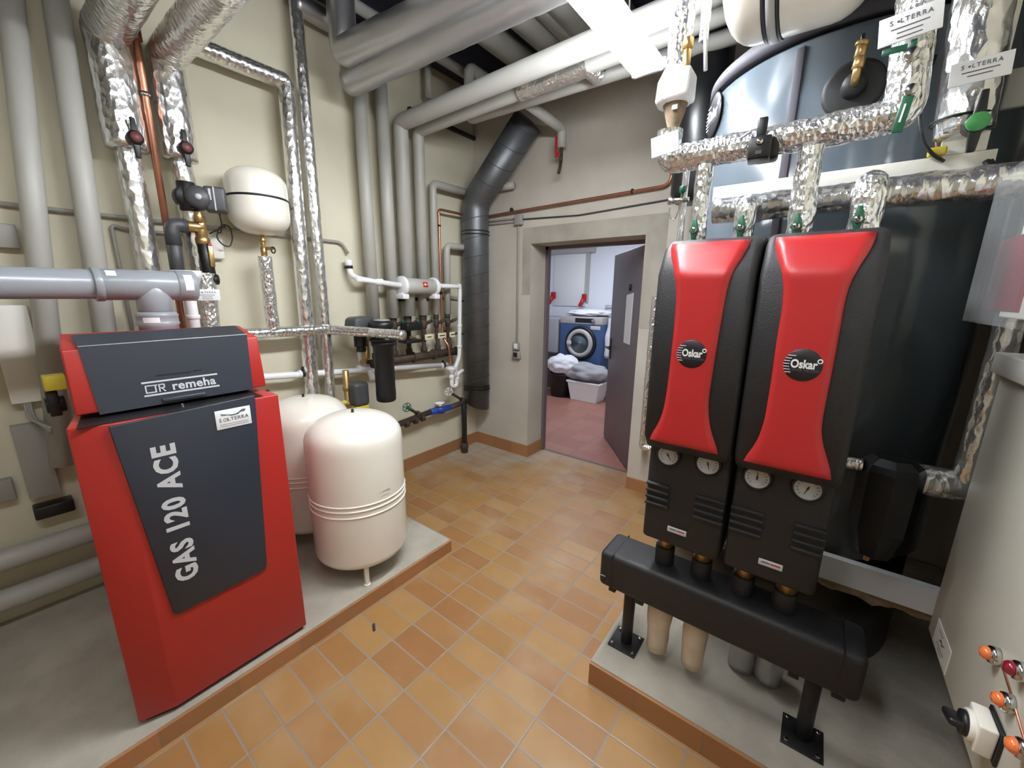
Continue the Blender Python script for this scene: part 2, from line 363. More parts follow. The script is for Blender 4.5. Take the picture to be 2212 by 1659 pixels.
hd.build('door_handle', 'black', dr)
hk = MB(DX); hk.box((.33, .045, 1.66), (.36, .065, 1.72), bev=.004)
tag(hk.build('wall_hook', 'black'), 'small black hook on the dark open door above the paper sleeve', 'hook')
pp = MB(DX); pp.prism([(.24, 1.64), (.44, 1.62), (.44, 1.17), (.25, 1.17)], .047, .052, axis='y')
tag(pp.build('paper_sleeve', 'white'), 'white paper sheet in a sleeve hanging on the dark open door', 'paper')

# ------------------------------------------------------------------ left wall: vertical grey jacketed pipes
WX = .115
def wy(px, py, x=WX): return at(px, py, x=x)
def pipe(name, label, cat, pts, r, m='grey', fillet=.06, crink=0, step=.02, seed=0, group=None, n=18, freq=14, tail=None):
    s = MB()
    if tail: s.sweep([pts[-1], tail[0]], tail[1], 0, n, crink, step, seed=seed+99, freq=freq)
    s.sweep(pts, r, fillet, n, crink, step, seed=seed, freq=freq); return tag(s.build(name, m), label, cat, group)
def ring(s, p, d, r, w=.012, t=.004):   # clamp band around a pipe
    s.lathe([(r, -w/2), (r+t, -w/2), (r+t, w/2), (r, w/2)], 24, s.X @ zframe(p, d))
a, b = wy(770, 150), wy(812, 690); yA = -1.285
pipe('insulated_pipe', 'grey jacketed wall pipe, first of the six going down to valves, nearest the foil pipes', 'pipe', [(WX, yA, 3.22), (WX, yA, 1.42)], .045)
pipe('insulated_pipe', 'grey jacketed wall pipe, second of the six going down to valves', 'pipe', [(WX, -1.105, 3.22), (WX, -1.105, 1.42)], .046)
e3 = at(1310, 88, y=-.945); e4 = at(1250, 160, y=-.775)
J3 = pipe('insulated_pipe', 'thick grey jacketed pipe rising from the third valve and bending overhead towards the lamp', 'pipe', [(WX, -.95, 1.43), (WX, -.945, 2.885), (3.2, -.945, 2.93)], .058, fillet=.05)
J4 = pipe('insulated_pipe', 'grey jacketed pipe rising from the fourth valve and bending overhead, partly foil wrapped', 'pipe', [(WX, -.785, 1.43), (WX, -.775, 2.88), (3.2, -.775, 2.93)], .047, fillet=.05)
# foil bandage and cap on that pipe
g1 = at(1125, 195, y=-.775); g2 = at(1272, 143, y=-.775)
fw = MB(); fw.sweep([(g1.x, -.775, 2.895), (g2.x, -.775, 2.905)], .056, 0, 16, .12, seed=4); fw.cyl((g2.x-.01, -.775, 2.905), (g2.x+.03, -.69, 2.87), .05)
fw.build('foil_wrap', 'foilc', J4, label='crumpled foil bandage'); WORLD[J4.name] = J4.location.copy()
pipe('insulated_pipe', 'thin grey wall pipe bending to the right behind the dark spiral duct, upper one', 'pipe', [(WX-.02, -.625, 1.43), (WX-.02, -.62, 2.53), (WX-.02, -.02, 2.535)], .033, fillet=.05)
pipe('insulated_pipe', 'thin grey wall pipe with low bend running behind the spiral duct, lower one', 'pipe', [(WX-.02, -.485, 1.43), (WX-.02, -.475, 2.04), (WX-.02, -.02, 2.045)], .030, fillet=.05)
# stub behind the duct on the back wall
p = at(1110, 400, y=-.05); pipe('pipe_stub', 'short grey pipe stub poking from the back wall behind the duct bend', 'pipe', [p+V((-.2, 0, .0)), p], .03)
# capped overhead branch
c0 = at(1013, 150, y=-.62); c1 = at(1011, 258, y=-.62); c2 = at(1283, 182, y=-.62)
pipe('insulated_pipe', 'grey overhead pipe that drops with a tight bend and runs below the other two', 'pipe', [(c0.x, -.05, 3.26), (c0.x, -.62, 3.26), (c0.x, -.62, c1.z), (2.9, -.62, c2.z)], .04, fillet=.05)
# short drop pipe on the wall
p1, p2 = wy(926, 120), wy(926, 212); pipe('drop_pipe', 'short grey pipe stub hanging down the left wall above the bent pipes', 'pipe', [(WX, p2.y, CZ), (WX, p2.y, p2.z)], .026)
# bib tap pipe on the back wall
k = at(1214, 278, y=-.09); k2 = at(1216, 318, y=-.09)
bp = pipe('insulated_pipe', 'grey overhead pipe ending in a drop with red lever tap at the back wall', 'pipe', [(k.x, -.60, k.z+.02), (k.x, -.09, k.z), (k.x, -.09, k2.z)], .036, fillet=.045)
t = thing('drain_tap', 'small drain tap with red lever hanging at the back wall', 'tap', (k.x, -.09, k2.z-.2))
s = MB(); s.cyl((k.x, -.09, k2.z+.01), (k.x, -.09, k2.z-.10), .014); s.cyl((k.x, -.09, k2.z-.055), (k.x, -.125, k2.z-.055), .012); s.sweep([(k.x, -.09, k2.z-.1), (k.x, -.1, k2.z-.15), (k.x+.02, -.15, k2.z-.2)], .012, .02); s.build('tap_body', 'rust', t)
s = MB(); s.box((k.x-.035, -.135, k2.z-.075), (k.x-.018, -.118, k2.z+.07), bev=.004); s.box((k.x-.035, -.132, k2.z-.075), (k.x+.01, -.12, k2.z-.045), bev=.004); s.build('lever', 'redp', t)

# overhead pipes running along the room, under the dark ceiling
for i, (px, py, z, r, lb) in enumerate([(791, 26, 3.3, .034, 'thin grey overhead pipe running along the left wall under the dark ceiling'),
        (1100, 108, 3.24, .078, 'thick pale overhead pipe, first of the row left of the lamp'), (1162, 68, 3.24, .08, 'thick pale overhead pipe, second of the row left of the lamp'),
        (1250, 44, 3.24, .085, 'thick pale overhead pipe, third of the row, partly behind the lamp'), (1330, 170, 3.25, .075, 'thick grey overhead pipe passing above the lamp towards the back wall'),
        (1352, 40, 3.3, .07, 'thick grey overhead pipe right of the lamp towards the back wall')]):
    p = at(px, py, z=z); pipe('insulated_pipe', lb, 'pipe', [(p.x, -5.5, z), (p.x, -.01, z)], r)
# foil clad pair crossing overhead
a = at(757, 178, z=2.93); b = at(1165, -12, z=2.93)
pipe('foil_pipe', 'lower of the two dull foil clad pipes crossing overhead', 'pipe', [(a.x, a.y, 2.93), (3.0, b.y+(b.y-a.y)*.4, 2.93)], .078, 'foild', crink=.05, seed=1, step=.04)
a = at(742, 122, z=3.0); b = at(1010, 6, z=3.0)
pipe('foil_pipe', 'upper dull foil pipe crossing overhead with a dark vertical leg', 'pipe', [(a.x+.01, a.y, 3.4), (a.x+.01, a.y, 3.02), (3.0, b.y+(b.y-a.y)*1.2, 3.0)], .08, 'foild', fillet=.03, crink=.05, seed=2, step=.04)
# hanger rod
p = at(1013, 100, y=-1.2); 

# silver foil pipes on the left wall
yB = -1.69
a = at(618, 188, x=.12)
s = [(.12, -2.28, 2.85), (.12, a.y, 2.85), (.12, -1.825, .5)]
pipe('foil_pipe', 'shiny foil pipe coming level from the left and turning down beside the wall vessel', 'pipe', s, .046, 'foil', fillet=.02, crink=.035, seed=3)
pipe('foil_pipe', 'tall shiny foil pipe right of the wall vessel, rising to the ceiling', 'pipe', [(.12, yB+.01, 3.4), (.12, yB, .5)], .037, 'foil', crink=.06, seed=5)
p = at(745, 48, x=.12); pipe('foil_pipe', 'short foil pipe branching level from the tall foil pipe top', 'pipe', [(.12, yB, 3.3), (.12, p.y+.15, 3.3)], .055, 'foild', crink=.04, seed=6)
# two big foil risers with knobs
def knob(px, py, x, cap, label, sc_=1):
    p = at(px, py, x=x); t = thing('isolating_knob', label, 'valve', p)
    s = MB(FX(p)); s.lathe([(0, .03), (.026*sc_, .03), (.030*sc_, .022), (.030*sc_, -.03), (0, -.03)], 20); s.prism([(-.014, 0), (-.009, .085), (.009, .085), (.014, 0), (.009, -.085), (-.009, -.085)], .0, .018, axis='z', bev=.003); s.build('handle', 'black', t)
    s = MB(FX(p)); s.lathe([(.0, .036), (.021*sc_, .036), (.023*sc_, .03), (0, .03)], 20); s.build('cap', cap, t); return t
e = at(262, 92, x=.13); y1 = -2.575
pipe('foil_pipe', 'big foil riser left of the copper tube with a knob and bent head', 'pipe', [(2.2, y1+.02, 2.80), (.13, y1, 2.76), (.13, y1, at(250, 318, x=.13).z)], .082, 'foil', fillet=.02, crink=.035, seed=7, n=28, tail=((.13, y1, 1.1), .049))
y2 = -2.37
R2 = pipe('foil_pipe', 'big foil riser right of the copper tube carrying the circulation pump', 'pipe', [(2.2, y2+.03, 2.78), (.13, y2, 2.74), (.13, y2, at(385, 345, x=.13).z)], .074, 'foil', fillet=.02, crink=.035, seed=8, n=28, tail=((.13, y2+.01, 1.1), .047))
knob(291, 299, .235, 'maroon', 'black valve knob with dark red cap on the left big foil riser')
knob(400, 321, .22, 'maroon', 'black valve knob with dark red cap on the right big foil riser')
ct = thing('copper_pipe', 'vertical copper tube between the two big foil risers', 'pipe', (.15, -2.485, 1.1)); cx_ = .15; cyy = at(322, 250, x=.15).y
s = MB(); s.sweep([(.5, cyy, 2.84), (cx_, cyy, 2.82), (cx_, cyy-.01, 1.1)], .0155, .02, 14); s.build('tube', 'copper', ct)
s = MB(); p = at(311, 212, x=.1); ring(s, V((cx_, cyy, p.z)), ZP, .0155, .02, .006); s.box((.0, cyy-.005, p.z-.008), (cx_-.01, cyy+.005, p.z+.008)); s.build('pipe_clamp', 'chrome', ct)
s = MB(); s.cyl((cx_, cyy, 2.76), (cx_, cyy, 2.84), .024); s.build('elbow', 'copper', ct)
# two fat grey pipes at the far left
pipe('insulated_pipe', 'fat pale grey vertical wall pipe at the left edge of the room view', 'pipe', [at(22, 0, x=.1)+(at(22, 0, x=.1)-at(86, 571, x=.1))*.35, at(86, 571, x=.1)+(at(86, 571, x=.1)-at(22, 0, x=.1))*.9], .041)
pipe('insulated_pipe', 'fat pale grey vertical wall pipe beside the big left foil riser', 'pipe', [at(120, 0, x=.1)+(at(120, 0, x=.1)-at(205, 571, x=.1))*.35, at(205, 571, x=.1)+(at(205, 571, x=.1)-at(120, 0, x=.1))*.9], .043)
# thin conduit
cp = thing('conduit', 'thin grey plastic conduit running along the left wall behind the pipes', 'conduit', (.02, -2.4, 1.97))
s = MB(); zc = 1.975; p0 = at(738, 519, x=.02); p1 = at(752, 548, x=.03); s.sweep([(.02, -4.6, zc), (.02, p0.y, zc), (.03, p1.y, p1.z)], .0105, .05, 10); s.build('tube', 'cablegrey', cp)
s = MB(); q0 = at(262, 470, x=.02); q1 = at(240, 485, x=.02); q2 = at(275, 700, x=.02); s.sweep([(.02, -2.3, zc-.055), (.02, q0.y, zc-.055), (.02, q1.y, q1.z), (.02, q1.y, 1.2)], .0085, .06, 10); s.build('branch_tube', 'cablegrey', cp)

# ------------------------------------------------------------------ wall expansion vessel
c = V((.178, -2.045, 0)); zt = at(552, 363, x=.178).z; zb = at(568, 508, x=.178).z
t = thing('expansion_vessel', 'white round-ended expansion vessel on the left wall with a dark band', 'expansion vessel', (c.x, c.y, zb-.1))
X = Matrix.Translation(V((c.x, c.y, zb))); h = zt-zb; r = .158
s = MB(X)
prof = [(0, 0)]+[(r*math.sin(a*PI/16)**.8, .10*(1-math.cos(a*PI/16))) for a in range(1, 9)]+[(r, .12), (r, h-.12)]+[(r*math.cos(a*PI/16)**.8 if a < 8 else 0, h-.10+.10*math.sin(a*PI/16)) for a in range(1, 9)]
s.lathe(prof, 36); s.build('shell', 'cream', t)
zm = at(560, 432, x=.178).z-zb
s = MB(X); s.lathe([(r, zm-.006), (r+.003, zm-.004), (r+.003, zm+.004), (r, zm+.006)], 36); s.build('band', 'darkink', t)
s = MB(); s.box((.0, c.y-.03, zb+zm-.02), (.03, c.y+.03, zb+zm+.02)); s.build('wall_bracket', 'chrome', t)
s = MB(); s.cyl((c.x, c.y, zb+.01), (c.x, c.y, zb-.10), .011); s.cyl((c.x, c.y, zb-.02), (c.x, c.y, zb-.04), .016, n=6); s.cyl((c.x, c.y, zb-.07), (c.x, c.y, zb-.12), .018, n=8); s.cyl((c.x, c.y, zb-.075), (c.x+.05, c.y+.03, zb-.075), .010); s.build('shutoff_fitting', 'brass', t)
s = MB(); s.torus(.017, .004, zframe((c.x+.052, c.y+.031, zb-.085), (1, .6, 0))); s.build('fitting_wheel', 'black', t)
zr = at(596, 712, x=.14).z
pipe('foil_pipe', 'short foil riser under the white wall vessel', 'pipe', [(c.x, c.y, zb-.12), (.15, c.y+.01, zr)], .037, 'foilc', crink=.07, seed=9)
# level foil run with oblique spur towards the filter
gz = at(600, 716, x=.14)
pipe('foil_pipe', 'level foil pipe below the wall vessel, jutting out to the black filter', 'pipe', [(.15, -2.42, gz.z), (.15, -1.70, gz.z-.005), at(800, 718, y=-1.52), at(872, 724, y=-1.44)], .034, 'foil', fillet=.015, crink=.07, seed=10)

# ------------------------------------------------------------------ circulation pump with mixing set on the right foil riser
px_ = .20
P0 = at(425, 428, x=px_)
t = thing('circulation_pump', 'small black circulation pump with grey round plate on the right foil riser', 'pump', P0)
s = MB(); a = at(405, 425, x=px_-.03); s.cyl((a.x-.05, a.y, a.z), (a.x+.03, a.y, a.z), .055); s.cyl((a.x-.0, a.y, a.z-.07), (a.x, a.y, a.z+.07), .04); s.build('volute', 'black', t)
d = V((.75, .66, 0)).normalized(); a = at(428, 428, x=px_+.01)
Xh = zframe(a, (1, -.25, 0)); s = MB(Xh); s.lathe([(0, .05), (.04, .05), (.055, .035), (.055, -.05), (0, -.05)], 28); s.build('motor_housing', 'darkgrey', t)
s = MB(Xh); s.lathe([(0, .052), (.014, .052), (.014, .049), (0, .049)], 20); s.build('centre_cap', 'silver', t)
b = at(452, 430, x=px_+.02); s = MB(frame(b, (.35, .94, 0), ZP)); s.box((-.02, -.065, -.045), (.075, .06, .04), bev=.014, seg=3); s.build('control_box', 'darkgrey', t)
s = MB(frame(b, (.35, .94, 0), ZP)); s.box((.022, -.06, .04), (.028, .055, .043)); s.box((.002, -.01, .04), (.012, .045, .042)); s.build('box_trim', 'silver', t)
s = MB(); a = at(474, 462, x=px_+.03); s.sweep([a, at(480, 485, x=px_), at(477, 505, x=px_-.05), at(468, 500, x=px_-.08), at(482, 484, x=px_-.1), at(497, 490, x=px_-.1), at(503, 515, x=px_-.1), at(497, 534, x=px_-.1), at(482, 530, x=px_-.1), at(468, 515, x=px_-.1), at(472, 492, x=px_-.1), at(490, 488, x=px_-.11), at(452, 505, x=px_-.1)], .004, .02, 8); s.build('cable_loop', 'black', t)
t = thing('mixing_valve_set', 'brass tee with black elbow and short black leg below the small pump', 'valve', at(430, 540, x=px_))
s = MB(); a = at(434, 492, x=px_); s.cyl((a.x, a.y-.07, a.z), (a.x, a.y+.01, a.z), .028); s.cyl((a.x, a.y, a.z-.075), (a.x, a.y, a.z+.06), .026); s.cyl((a.x, a.y, a.z-.085), (a.x, a.y, a.z-.05), .034, n=8); a2 = at(428, 458, x=px_+.02); s.cyl(a2, a2-V((0, 0, .05)), .02, n=8); s.build('brass_tee', 'brass', t)
s = MB(); s.sweep([(a.x, a.y-.06, a.z), (a.x, a.y-.125, a.z), (a.x, a.y-.125, a.z-.10)], .034, .05, 16); s.cyl((a.x, a.y-.125, a.z-.09), (a.x, a.y-.13, a.z-.23), .030); s.build('black_elbow', 'darkgrey', t)
s = MB(); s.cyl((a.x, a.y, a.z-.07), (a.x+.01, a.y+.005, a.z-.27), .03); s.cyl((a.x+.01, a.y-.02, a.z-.265), (a.x+.01, a.y+.04, a.z-.265), .028); s.build('flow_body', 'black', t)
s = MB(); s.box((a.x+.03, a.y+.005, a.z-.20), (a.x+.045, a.y+.028, a.z-.09), bev=.003); s.build('sight_glass', 'brass', t)
s = MB(); s.box((a.x+.03, a.y+.008, a.z-.095), (a.x+.046, a.y+.025, a.z-.08), bev=.003); s.build('red_mark', 'redp', t)
pipe('foil_pipe', 'lower foil sleeve under the black flow body with a white plate', 'pipe', [at(444, 590, x=.20), at(455, 712, x=.20)], .045, 'foilc', crink=.08, seed=11)
a = at(462, 530, x=.03); tag(MB().box((0, a.y-.035, a.z-.075), (.045, a.y+.045, a.z+.04), bev=.008).build('junction_box', 'whitem'), 'small white wall box behind the small pump cable', 'box')
def plate(name, label, pc, w, h, X, tsz, parent_lines=3, big=1):
    t = thing(name, label, 'sign', pc)
    s = MB(X); s.box((-w/2, -h/2, -.002), (w/2, h/2, .002), bev=.001); s.build('plate', 'white', t)
    s = MB(X); s.text('S', tsz, X @ Matrix.Translation((-w*.30, h*.22, .0024)), sp=1.2); s.text('LTERRA', tsz, X @ Matrix.Translation((w*.09, h*.22, .0024)), sp=1.18)
    s.lathe([(0, .0022), (tsz*.17, .0022), (tsz*.17, .003), (0, .003)], 12, X @ Matrix.Translation((-w*.19, h*.22, 0)))
    s.build('lettering', 'ink', t)
    s = MB(X)
    for i in range(parent_lines): ww = w*(.30 if i == 0 else .2); y = h*(-.02-.17*i); s.box((-ww, y-.0012, .002), (ww, y+.0012, .0027))
    s.build('fine_print', 'ink', t); return t
a = at(447, 637, x=.26); plate('name_plate', 'white plate with grey letters on the foil sleeve right of the flue tee', a, .118, .058, FX(a), .016)

# ------------------------------------------------------------------ grey flue pipe with tee above the boiler
fx = .60
Z0 = at(200, 614, x=fx).z; yt = at(328, 620, x=fx).y
t = thing('flue_pipe', 'grey plastic flue pipe with tee above the red boiler', 'flue pipe', (fx, yt, 1.47))
s = MB(); s.cyl((fx, -5.5, Z0), (fx, yt-.09, Z0), .056, n=32); s.build('straight_pipe', 'pvcgrey', t)
s = MB(); s.cyl((fx, yt-.17, Z0), (fx, yt+.13, Z0), .061, n=32); s.cyl((fx, yt-.175, Z0), (fx, yt-.15, Z0), .066, n=32); s.cyl((fx, yt+.08, Z0), (fx, yt+.15, Z0), .066, n=32)
s.cyl((fx, yt, Z0-.11), (fx, yt, Z0), .060, n=32); s.lathe([(.061, -.11), (.074, -.125), (.070, -.13), (.070, -.155), (.074, -.16), (.066, -.17), (.066, -.20), (0, -.20)], 32, Matrix.Translation((fx, yt, Z0))); s.build('tee', 'pvcgrey', t)
s = MB(); s.cyl((fx, yt, 1.44), (fx, yt, Z0-.15), .062, n=32); s.build('drop_pipe', 'pvcgrey', t)
def curved_label(s, p, ax, r, w, a0, a1, n=8):   # sticker wrapped on a cylinder along y (ax=1) or z (ax=2)
    vs = []; fs = []
    for i in range(n+1):
        a = a0+(a1-a0)*i/n
        for sgn in (-1, 1):
            for rr in (r, r+.001):
                vs.append((p[0]+rr*math.cos(a), p[1]+sgn*w/2, p[2]+rr*math.sin(a)) if ax == 1 else (p[0]+rr*math.cos(a), p[1]+rr*math.sin(a), p[2]+sgn*w/2))
    for i in range(n):
        k = i*4; fs += [(k+1, k+5, k+7, k+3), (k, k+2, k+6, k+4), (k, k+4, k+5, k+1), (k+2, k+3, k+7, k+6)]
    s.add(vs, fs, False)
s = MB(); curved_label(s, (fx, yt+.115, Z0), 1, .0665, .03, -.3, .75); curved_label(s, (fx, yt-.125, Z0), 1, .0625, .03, .55, 1.0); curved_label(s, (fx, yt, Z0-.143), 2, .071, .022, -.9, -.1); s.build('stickers', 'white', t)
# white condensate funnel and drop pipe right of the tee
wx = .42; a = at(412, 592, x=wx); b = at(404, 638, x=wx)
t = thing('tundish', 'white plastic funnel on a white drop pipe beside the grey flue tee', 'funnel', (wx, a.y, 1.44))
s = MB(Matrix.Translation((wx, b.y+.01, 0))); s.lathe([(.02, b.z-.035), (.025, b.z), (.055, a.z-.02), (.062, a.z-.015), (.062, a.z+.015), (.055, a.z+.015), (.05, a.z-.01), (0, a.z-.03)], 28); s.build('funnel', 'white', t)
s = MB(); s.cyl((wx, b.y+.01, 1.40), (wx, b.y+.01, b.z), .024); s.cyl((wx, b.y+.01, 1.485), (wx, b.y+.01, 1.505), .029); s.build('drop_pipe', 'white', t)

# ------------------------------------------------------------------ red floor-standing boiler
BX, BY0, BY1, BZ0 = 1.165, -3.035, -2.452, .078
bz = at(612, 850, x=BX).z
t = thing('gas_boiler', 'red and anthracite floor-standing gas boiler on the left concrete plinth', 'boiler', (.8, -2.74, BZ0))
xb = .40
s = MB(); rad = .0
poly = [(BX, BY1), (BX, BY0+.10), (BX-.035, BY0), (xb, BY0+.14), (xb, BY1)]
s.prism(poly, BZ0+.02, bz, axis='z', bev=.004); s.build('casing', 'red', t)
s = MB(); s.prism([(BX-.02, BY1-.01), (BX-.02, BY0+.1), (BX-.05, BY0+.02), (xb+.02, BY0+.15), (xb+.02, BY1-.01)], BZ0, BZ0+.03, axis='z'); s.build('plinth', 'black', t)
pc = [at(u, v_, x=BX) for u, v_ in ((233, 921), (549, 853), (575, 1216), (572, 1228), (382, 1325), (374, 1322))]
s = MB(); s.prism([(p.y, p.z) for p in pc], BX-.002, BX+.010, axis='x', bev=.003); s.build('front_panel', 'anth', t)
# dark recess under the lid, then the wedge-shaped lid
s = MB(); s.box((xb+.03, BY0+.16, bz-.002), (BX-.165, BY1-.05, bz+.05)); s.build('control_recess', 'black', t)
L1 = at(577, 834, y=BY1+.002); L2 = at(557, 727, y=BY1+.002); L3 = at(541, 711, y=BY1+.002); L4 = at(518, 703, y=BY1+.002)
x1, z1, x2, z2, x3, z3 = L1.x, L1.z, L2.x, L2.z, L4.x, L4.z
lidp = [(x1, z1), (x2, z2), (x3, z3), (xb+.02, z3-.035), (xb+.02, z1+.02)]
s = MB(); s.prism(lidp, BY0+.03, BY1+.0, axis='y', bev=.006); s.v = [v+V((0, max(0, x1+.0-v.x)*.1, 0)) if v.y < BY0+.2 else v for v in s.v]; lid = s.build('lid', 'red', t)
s = MB(); s.box((xb+.03, BY0+.02, bz-.001), (BX-.012, BY1-.052, bz+.003)); s.v = [v+V((0, max(0, BX-.035-v.x)*.17, 0)) if v.y < BY0+.2 else v for v in s.v]; s.build('deck_plate', 'black', t)
# anthracite lid panel laid over front and forward part of the top
def lidfront(px, py, off=.0):     # pixel -> lid front plane
    n_ = V((z2-z1, 0, -(x2-x1))).normalized(); o = V((x1, 0, z1))+n_*off
    d = _f + _r*((px-1106)/F) - _u*((py-829.5)/F); k_ = (o-CAM).dot(n_)/d.dot(n_); return CAM+d*k_
nl = V((z2-z1, 0, -(x2-x1))).normalized(); upl = V((x2-x1, 0, z2-z1)).normalized()
q = [lidfront(*p_, off=.004) for p_ in ((167, 749), (533, 722), (547, 840), (216, 896))]
ut = V((x3-x2, 0, z3-z2)).normalized()
vs = []
for off in (0, -.006):
    vs += [p_+nl*off for p_ in q]
vs += [q[0]+ut*.12+V((0, .0, .005)), q[1]+ut*.12+V((0, 0, .005))]
s = MB(); s.add(vs, [(3, 2, 1, 0), (4, 5, 6, 7), (0, 1, 9, 8), (0, 4, 7, 3), (1, 2, 6, 5), (2, 3, 7, 6), (0, 8, 4), (1, 5, 9), (4, 8, 9, 5)], False); s.build('lid_panel', 'anth', t)
s = MB(); e0, e1 = q[0], q[1]; s.sweep([e0, e1], .0016, n=8); s.build('painted_edge_highlight', 'silver', t)  # highlight on the lid crease, painted as a thin silver line
# lettering
def LF(px, py, off=.006): return frame(lidfront(px, py, off), (0, 1, 0), upl, nl)
tA, tB = lidfront(365, 830, .0052), lidfront(468, 822, .0052)
A_ = lidfront(306, 828, .005); B_ = lidfront(470, 810, .005); C_ = lidfront(313, 858, .005); wln = (B_-A_).length
s = MB()
for (u0, v0, u1, v1) in ((305, 829, 469, 807), (312, 857, 474, 832)):
    a, b = lidfront(u0, v0, .0048), lidfront(u1, v1, .0048); zc_ = (a+b)/2; s.box((-.0-(b-a).length/2, -.003, -.0004), ((b-a).length/2, .003, .0006), X=frame(zc_, (0, 1, 0), upl, nl))
s.text('remeha', .042, LF(420, 828, .005), bold=.0010, sp=1.04); 
Xm = LF(338, 839, .005)
for bx in ((-.03, -.012, -.026, .014), (-.03, .010, .004, .014), (-.03, -.014, -.002, -.010), (-.004, -.014, 0, .014), (.006, -.014, .010, .014), (.006, .010, .022, .014), (.006, -.002, .022, .002), (.020, 0, .024, .013)): s.box((bx[0]*1, bx[1], -.0004), (bx[2], bx[3], .0006), X=Xm)
s.prism([(.012, 0), (.016, 0), (.026, -.014), (.021, -.014)], -.0004, .0006, axis='z', X=Xm); s.build('lid_lettering', 'silver', t)
s = MB(); 
for (u0, v0, u1, v1) in ((338, 812, 412, 802), (418, 801, 437, 798)):
    a, b = lidfront(u0, v0, .0048), lidfront(u1, v1, .0048); s.box((-(b-a).length/2, -.0018, -.0004), ((b-a).length/2, .0018, .0008), X=frame((a+b)/2, (0, 1, 0), upl, nl))
s.build('vent_slot', 'black', t)
s = MB(); a, b = lidfront(350, 866, .005), lidfront(445, 850, .005); s.box((-(b-a).length/2, -.008, -.002), ((b-a).length/2, .008, .007), bev=.004, X=frame((a+b)/2, (0, 1, 0), upl, nl)); s.build('lid_handle', 'anth', t)
s = MB(); p = at(392, 873, x=BX-.09); s.cyl(p, p+V((.012, 0, 0)), .004); s.build('lock_screw', 'chrome', t)
g = at(405, 1258, x=BX+.011); g2 = at(350, 968, x=BX+.011); hh = (g2-g).length
g0 = at(383, 1112, x=BX+.0105); s = MB(); Xg = frame(g0, (0, 0, 1), (0, -1, 0)); s.text('GAS 120 ACE', .086, Xg, bold=.0033, sp=1.14)
ww = max((Xg.inverted() @ v).x for v in s.v)-min((Xg.inverted() @ v).x for v in s.v); k_ = (g2.z-g.z)/ww; s.v = [Xg @ (Matrix.Diagonal((k_, 1.0, 1, 1)) @ (Xg.inverted() @ v)) for v in s.v]; s.build('model_lettering', 'silver', t)
st = at(505, 902, x=BX+.0115); Xs = frame(st, (0, 1, 0), (0, 0, 1)); s = MB(Xs); sw = (at(543, 900, x=BX)-at(468, 915, x=BX)).length; s.box((-sw/2, -.036, -.001), (sw/2, .036, .0008), bev=.0007); sk = s.build('sticker', 'white', t)
s = MB(); s.text('S', .019, Xs @ Matrix.Translation((-sw*.38, -.002, .0012))); s.text('LTERRA', .019, Xs @ Matrix.Translation((sw*.12, -.002, .0012)), sp=1.08); s.torus(.0062, .0008, Xs @ Matrix.Translation((-sw*.235, -.002, .0012)), 16, 4); s.lathe([(0, .0012), (.002, .0012), (0, .0014)], 8, Xs @ Matrix.Translation((-sw*.235, -.002, 0)))
for y_ in (-.019, -.026): s.box((-sw*.4, y_-.0006, .0008), (sw*.4, y_+.0006, .0013), X=Xs)
s.build('sticker_lettering', 'ink', sk)
s = MB(); s.sweep([Xs @ V(p_) for p_ in ((-sw*.1, .013, .0012), (sw*.05, .012, .0012), (sw*.15, .016, .0012), (sw*.28, .027, .0012), (sw*.36, .024, .0012))], .0018, .02, 6); s.sweep([Xs @ V(p_) for p_ in ((sw*.12, .012, .0012), (sw*.2, .021, .0012), (sw*.33, .020, .0012))], .0016, .01, 6); s.build('sticker_green_hand', 'green', sk)
s = MB(); s.sweep([Xs @ V(p_) for p_ in ((-sw*.35, .022, .0012), (-sw*.25, .018, .0012), (-sw*.1, .014, .0012))], .0012, .01, 6); s.sweep([Xs @ V(p_) for p_ in ((-sw*.34, .017, .0012), (-sw*.22, .015, .0012))], .001, .01, 6); s.build('sticker_grey_hand', 'ink', sk)
s = MB(); p = at(583, 843, z=bz); s.cyl((p.x, p.y-.01, bz-.004), (p.x, p.y-.01, bz+.003), .007); s.build('plug', 'black', t)
# gas cock with yellow handle behind the boiler's left edge
t = thing('gas_cock', 'black gas valve with yellow box handle left of the boiler lid', 'valve', (.45, -3.0, 1.2))
gx = .72; a = at(88, 812, x=gx); b = at(146, 838, x=gx); s = MB(); s.box((gx-.03, a.y, b.z), (gx+.03, b.y, a.z), bev=.004); s.build('yellow_handle', 'yellow', t)
a = at(92, 850, x=gx); b = at(150, 900, x=gx); s = MB(); s.cyl((gx-.02, a.y, (a.z+b.z)/2), (gx-.02, b.y, (a.z+b.z)/2), .03, n=12); s.box((gx-.04, a.y+.005, b.z+.01), (gx+.01, a.y+.035, a.z+.005), bev=.004); s.build('valve_body', 'black', t)

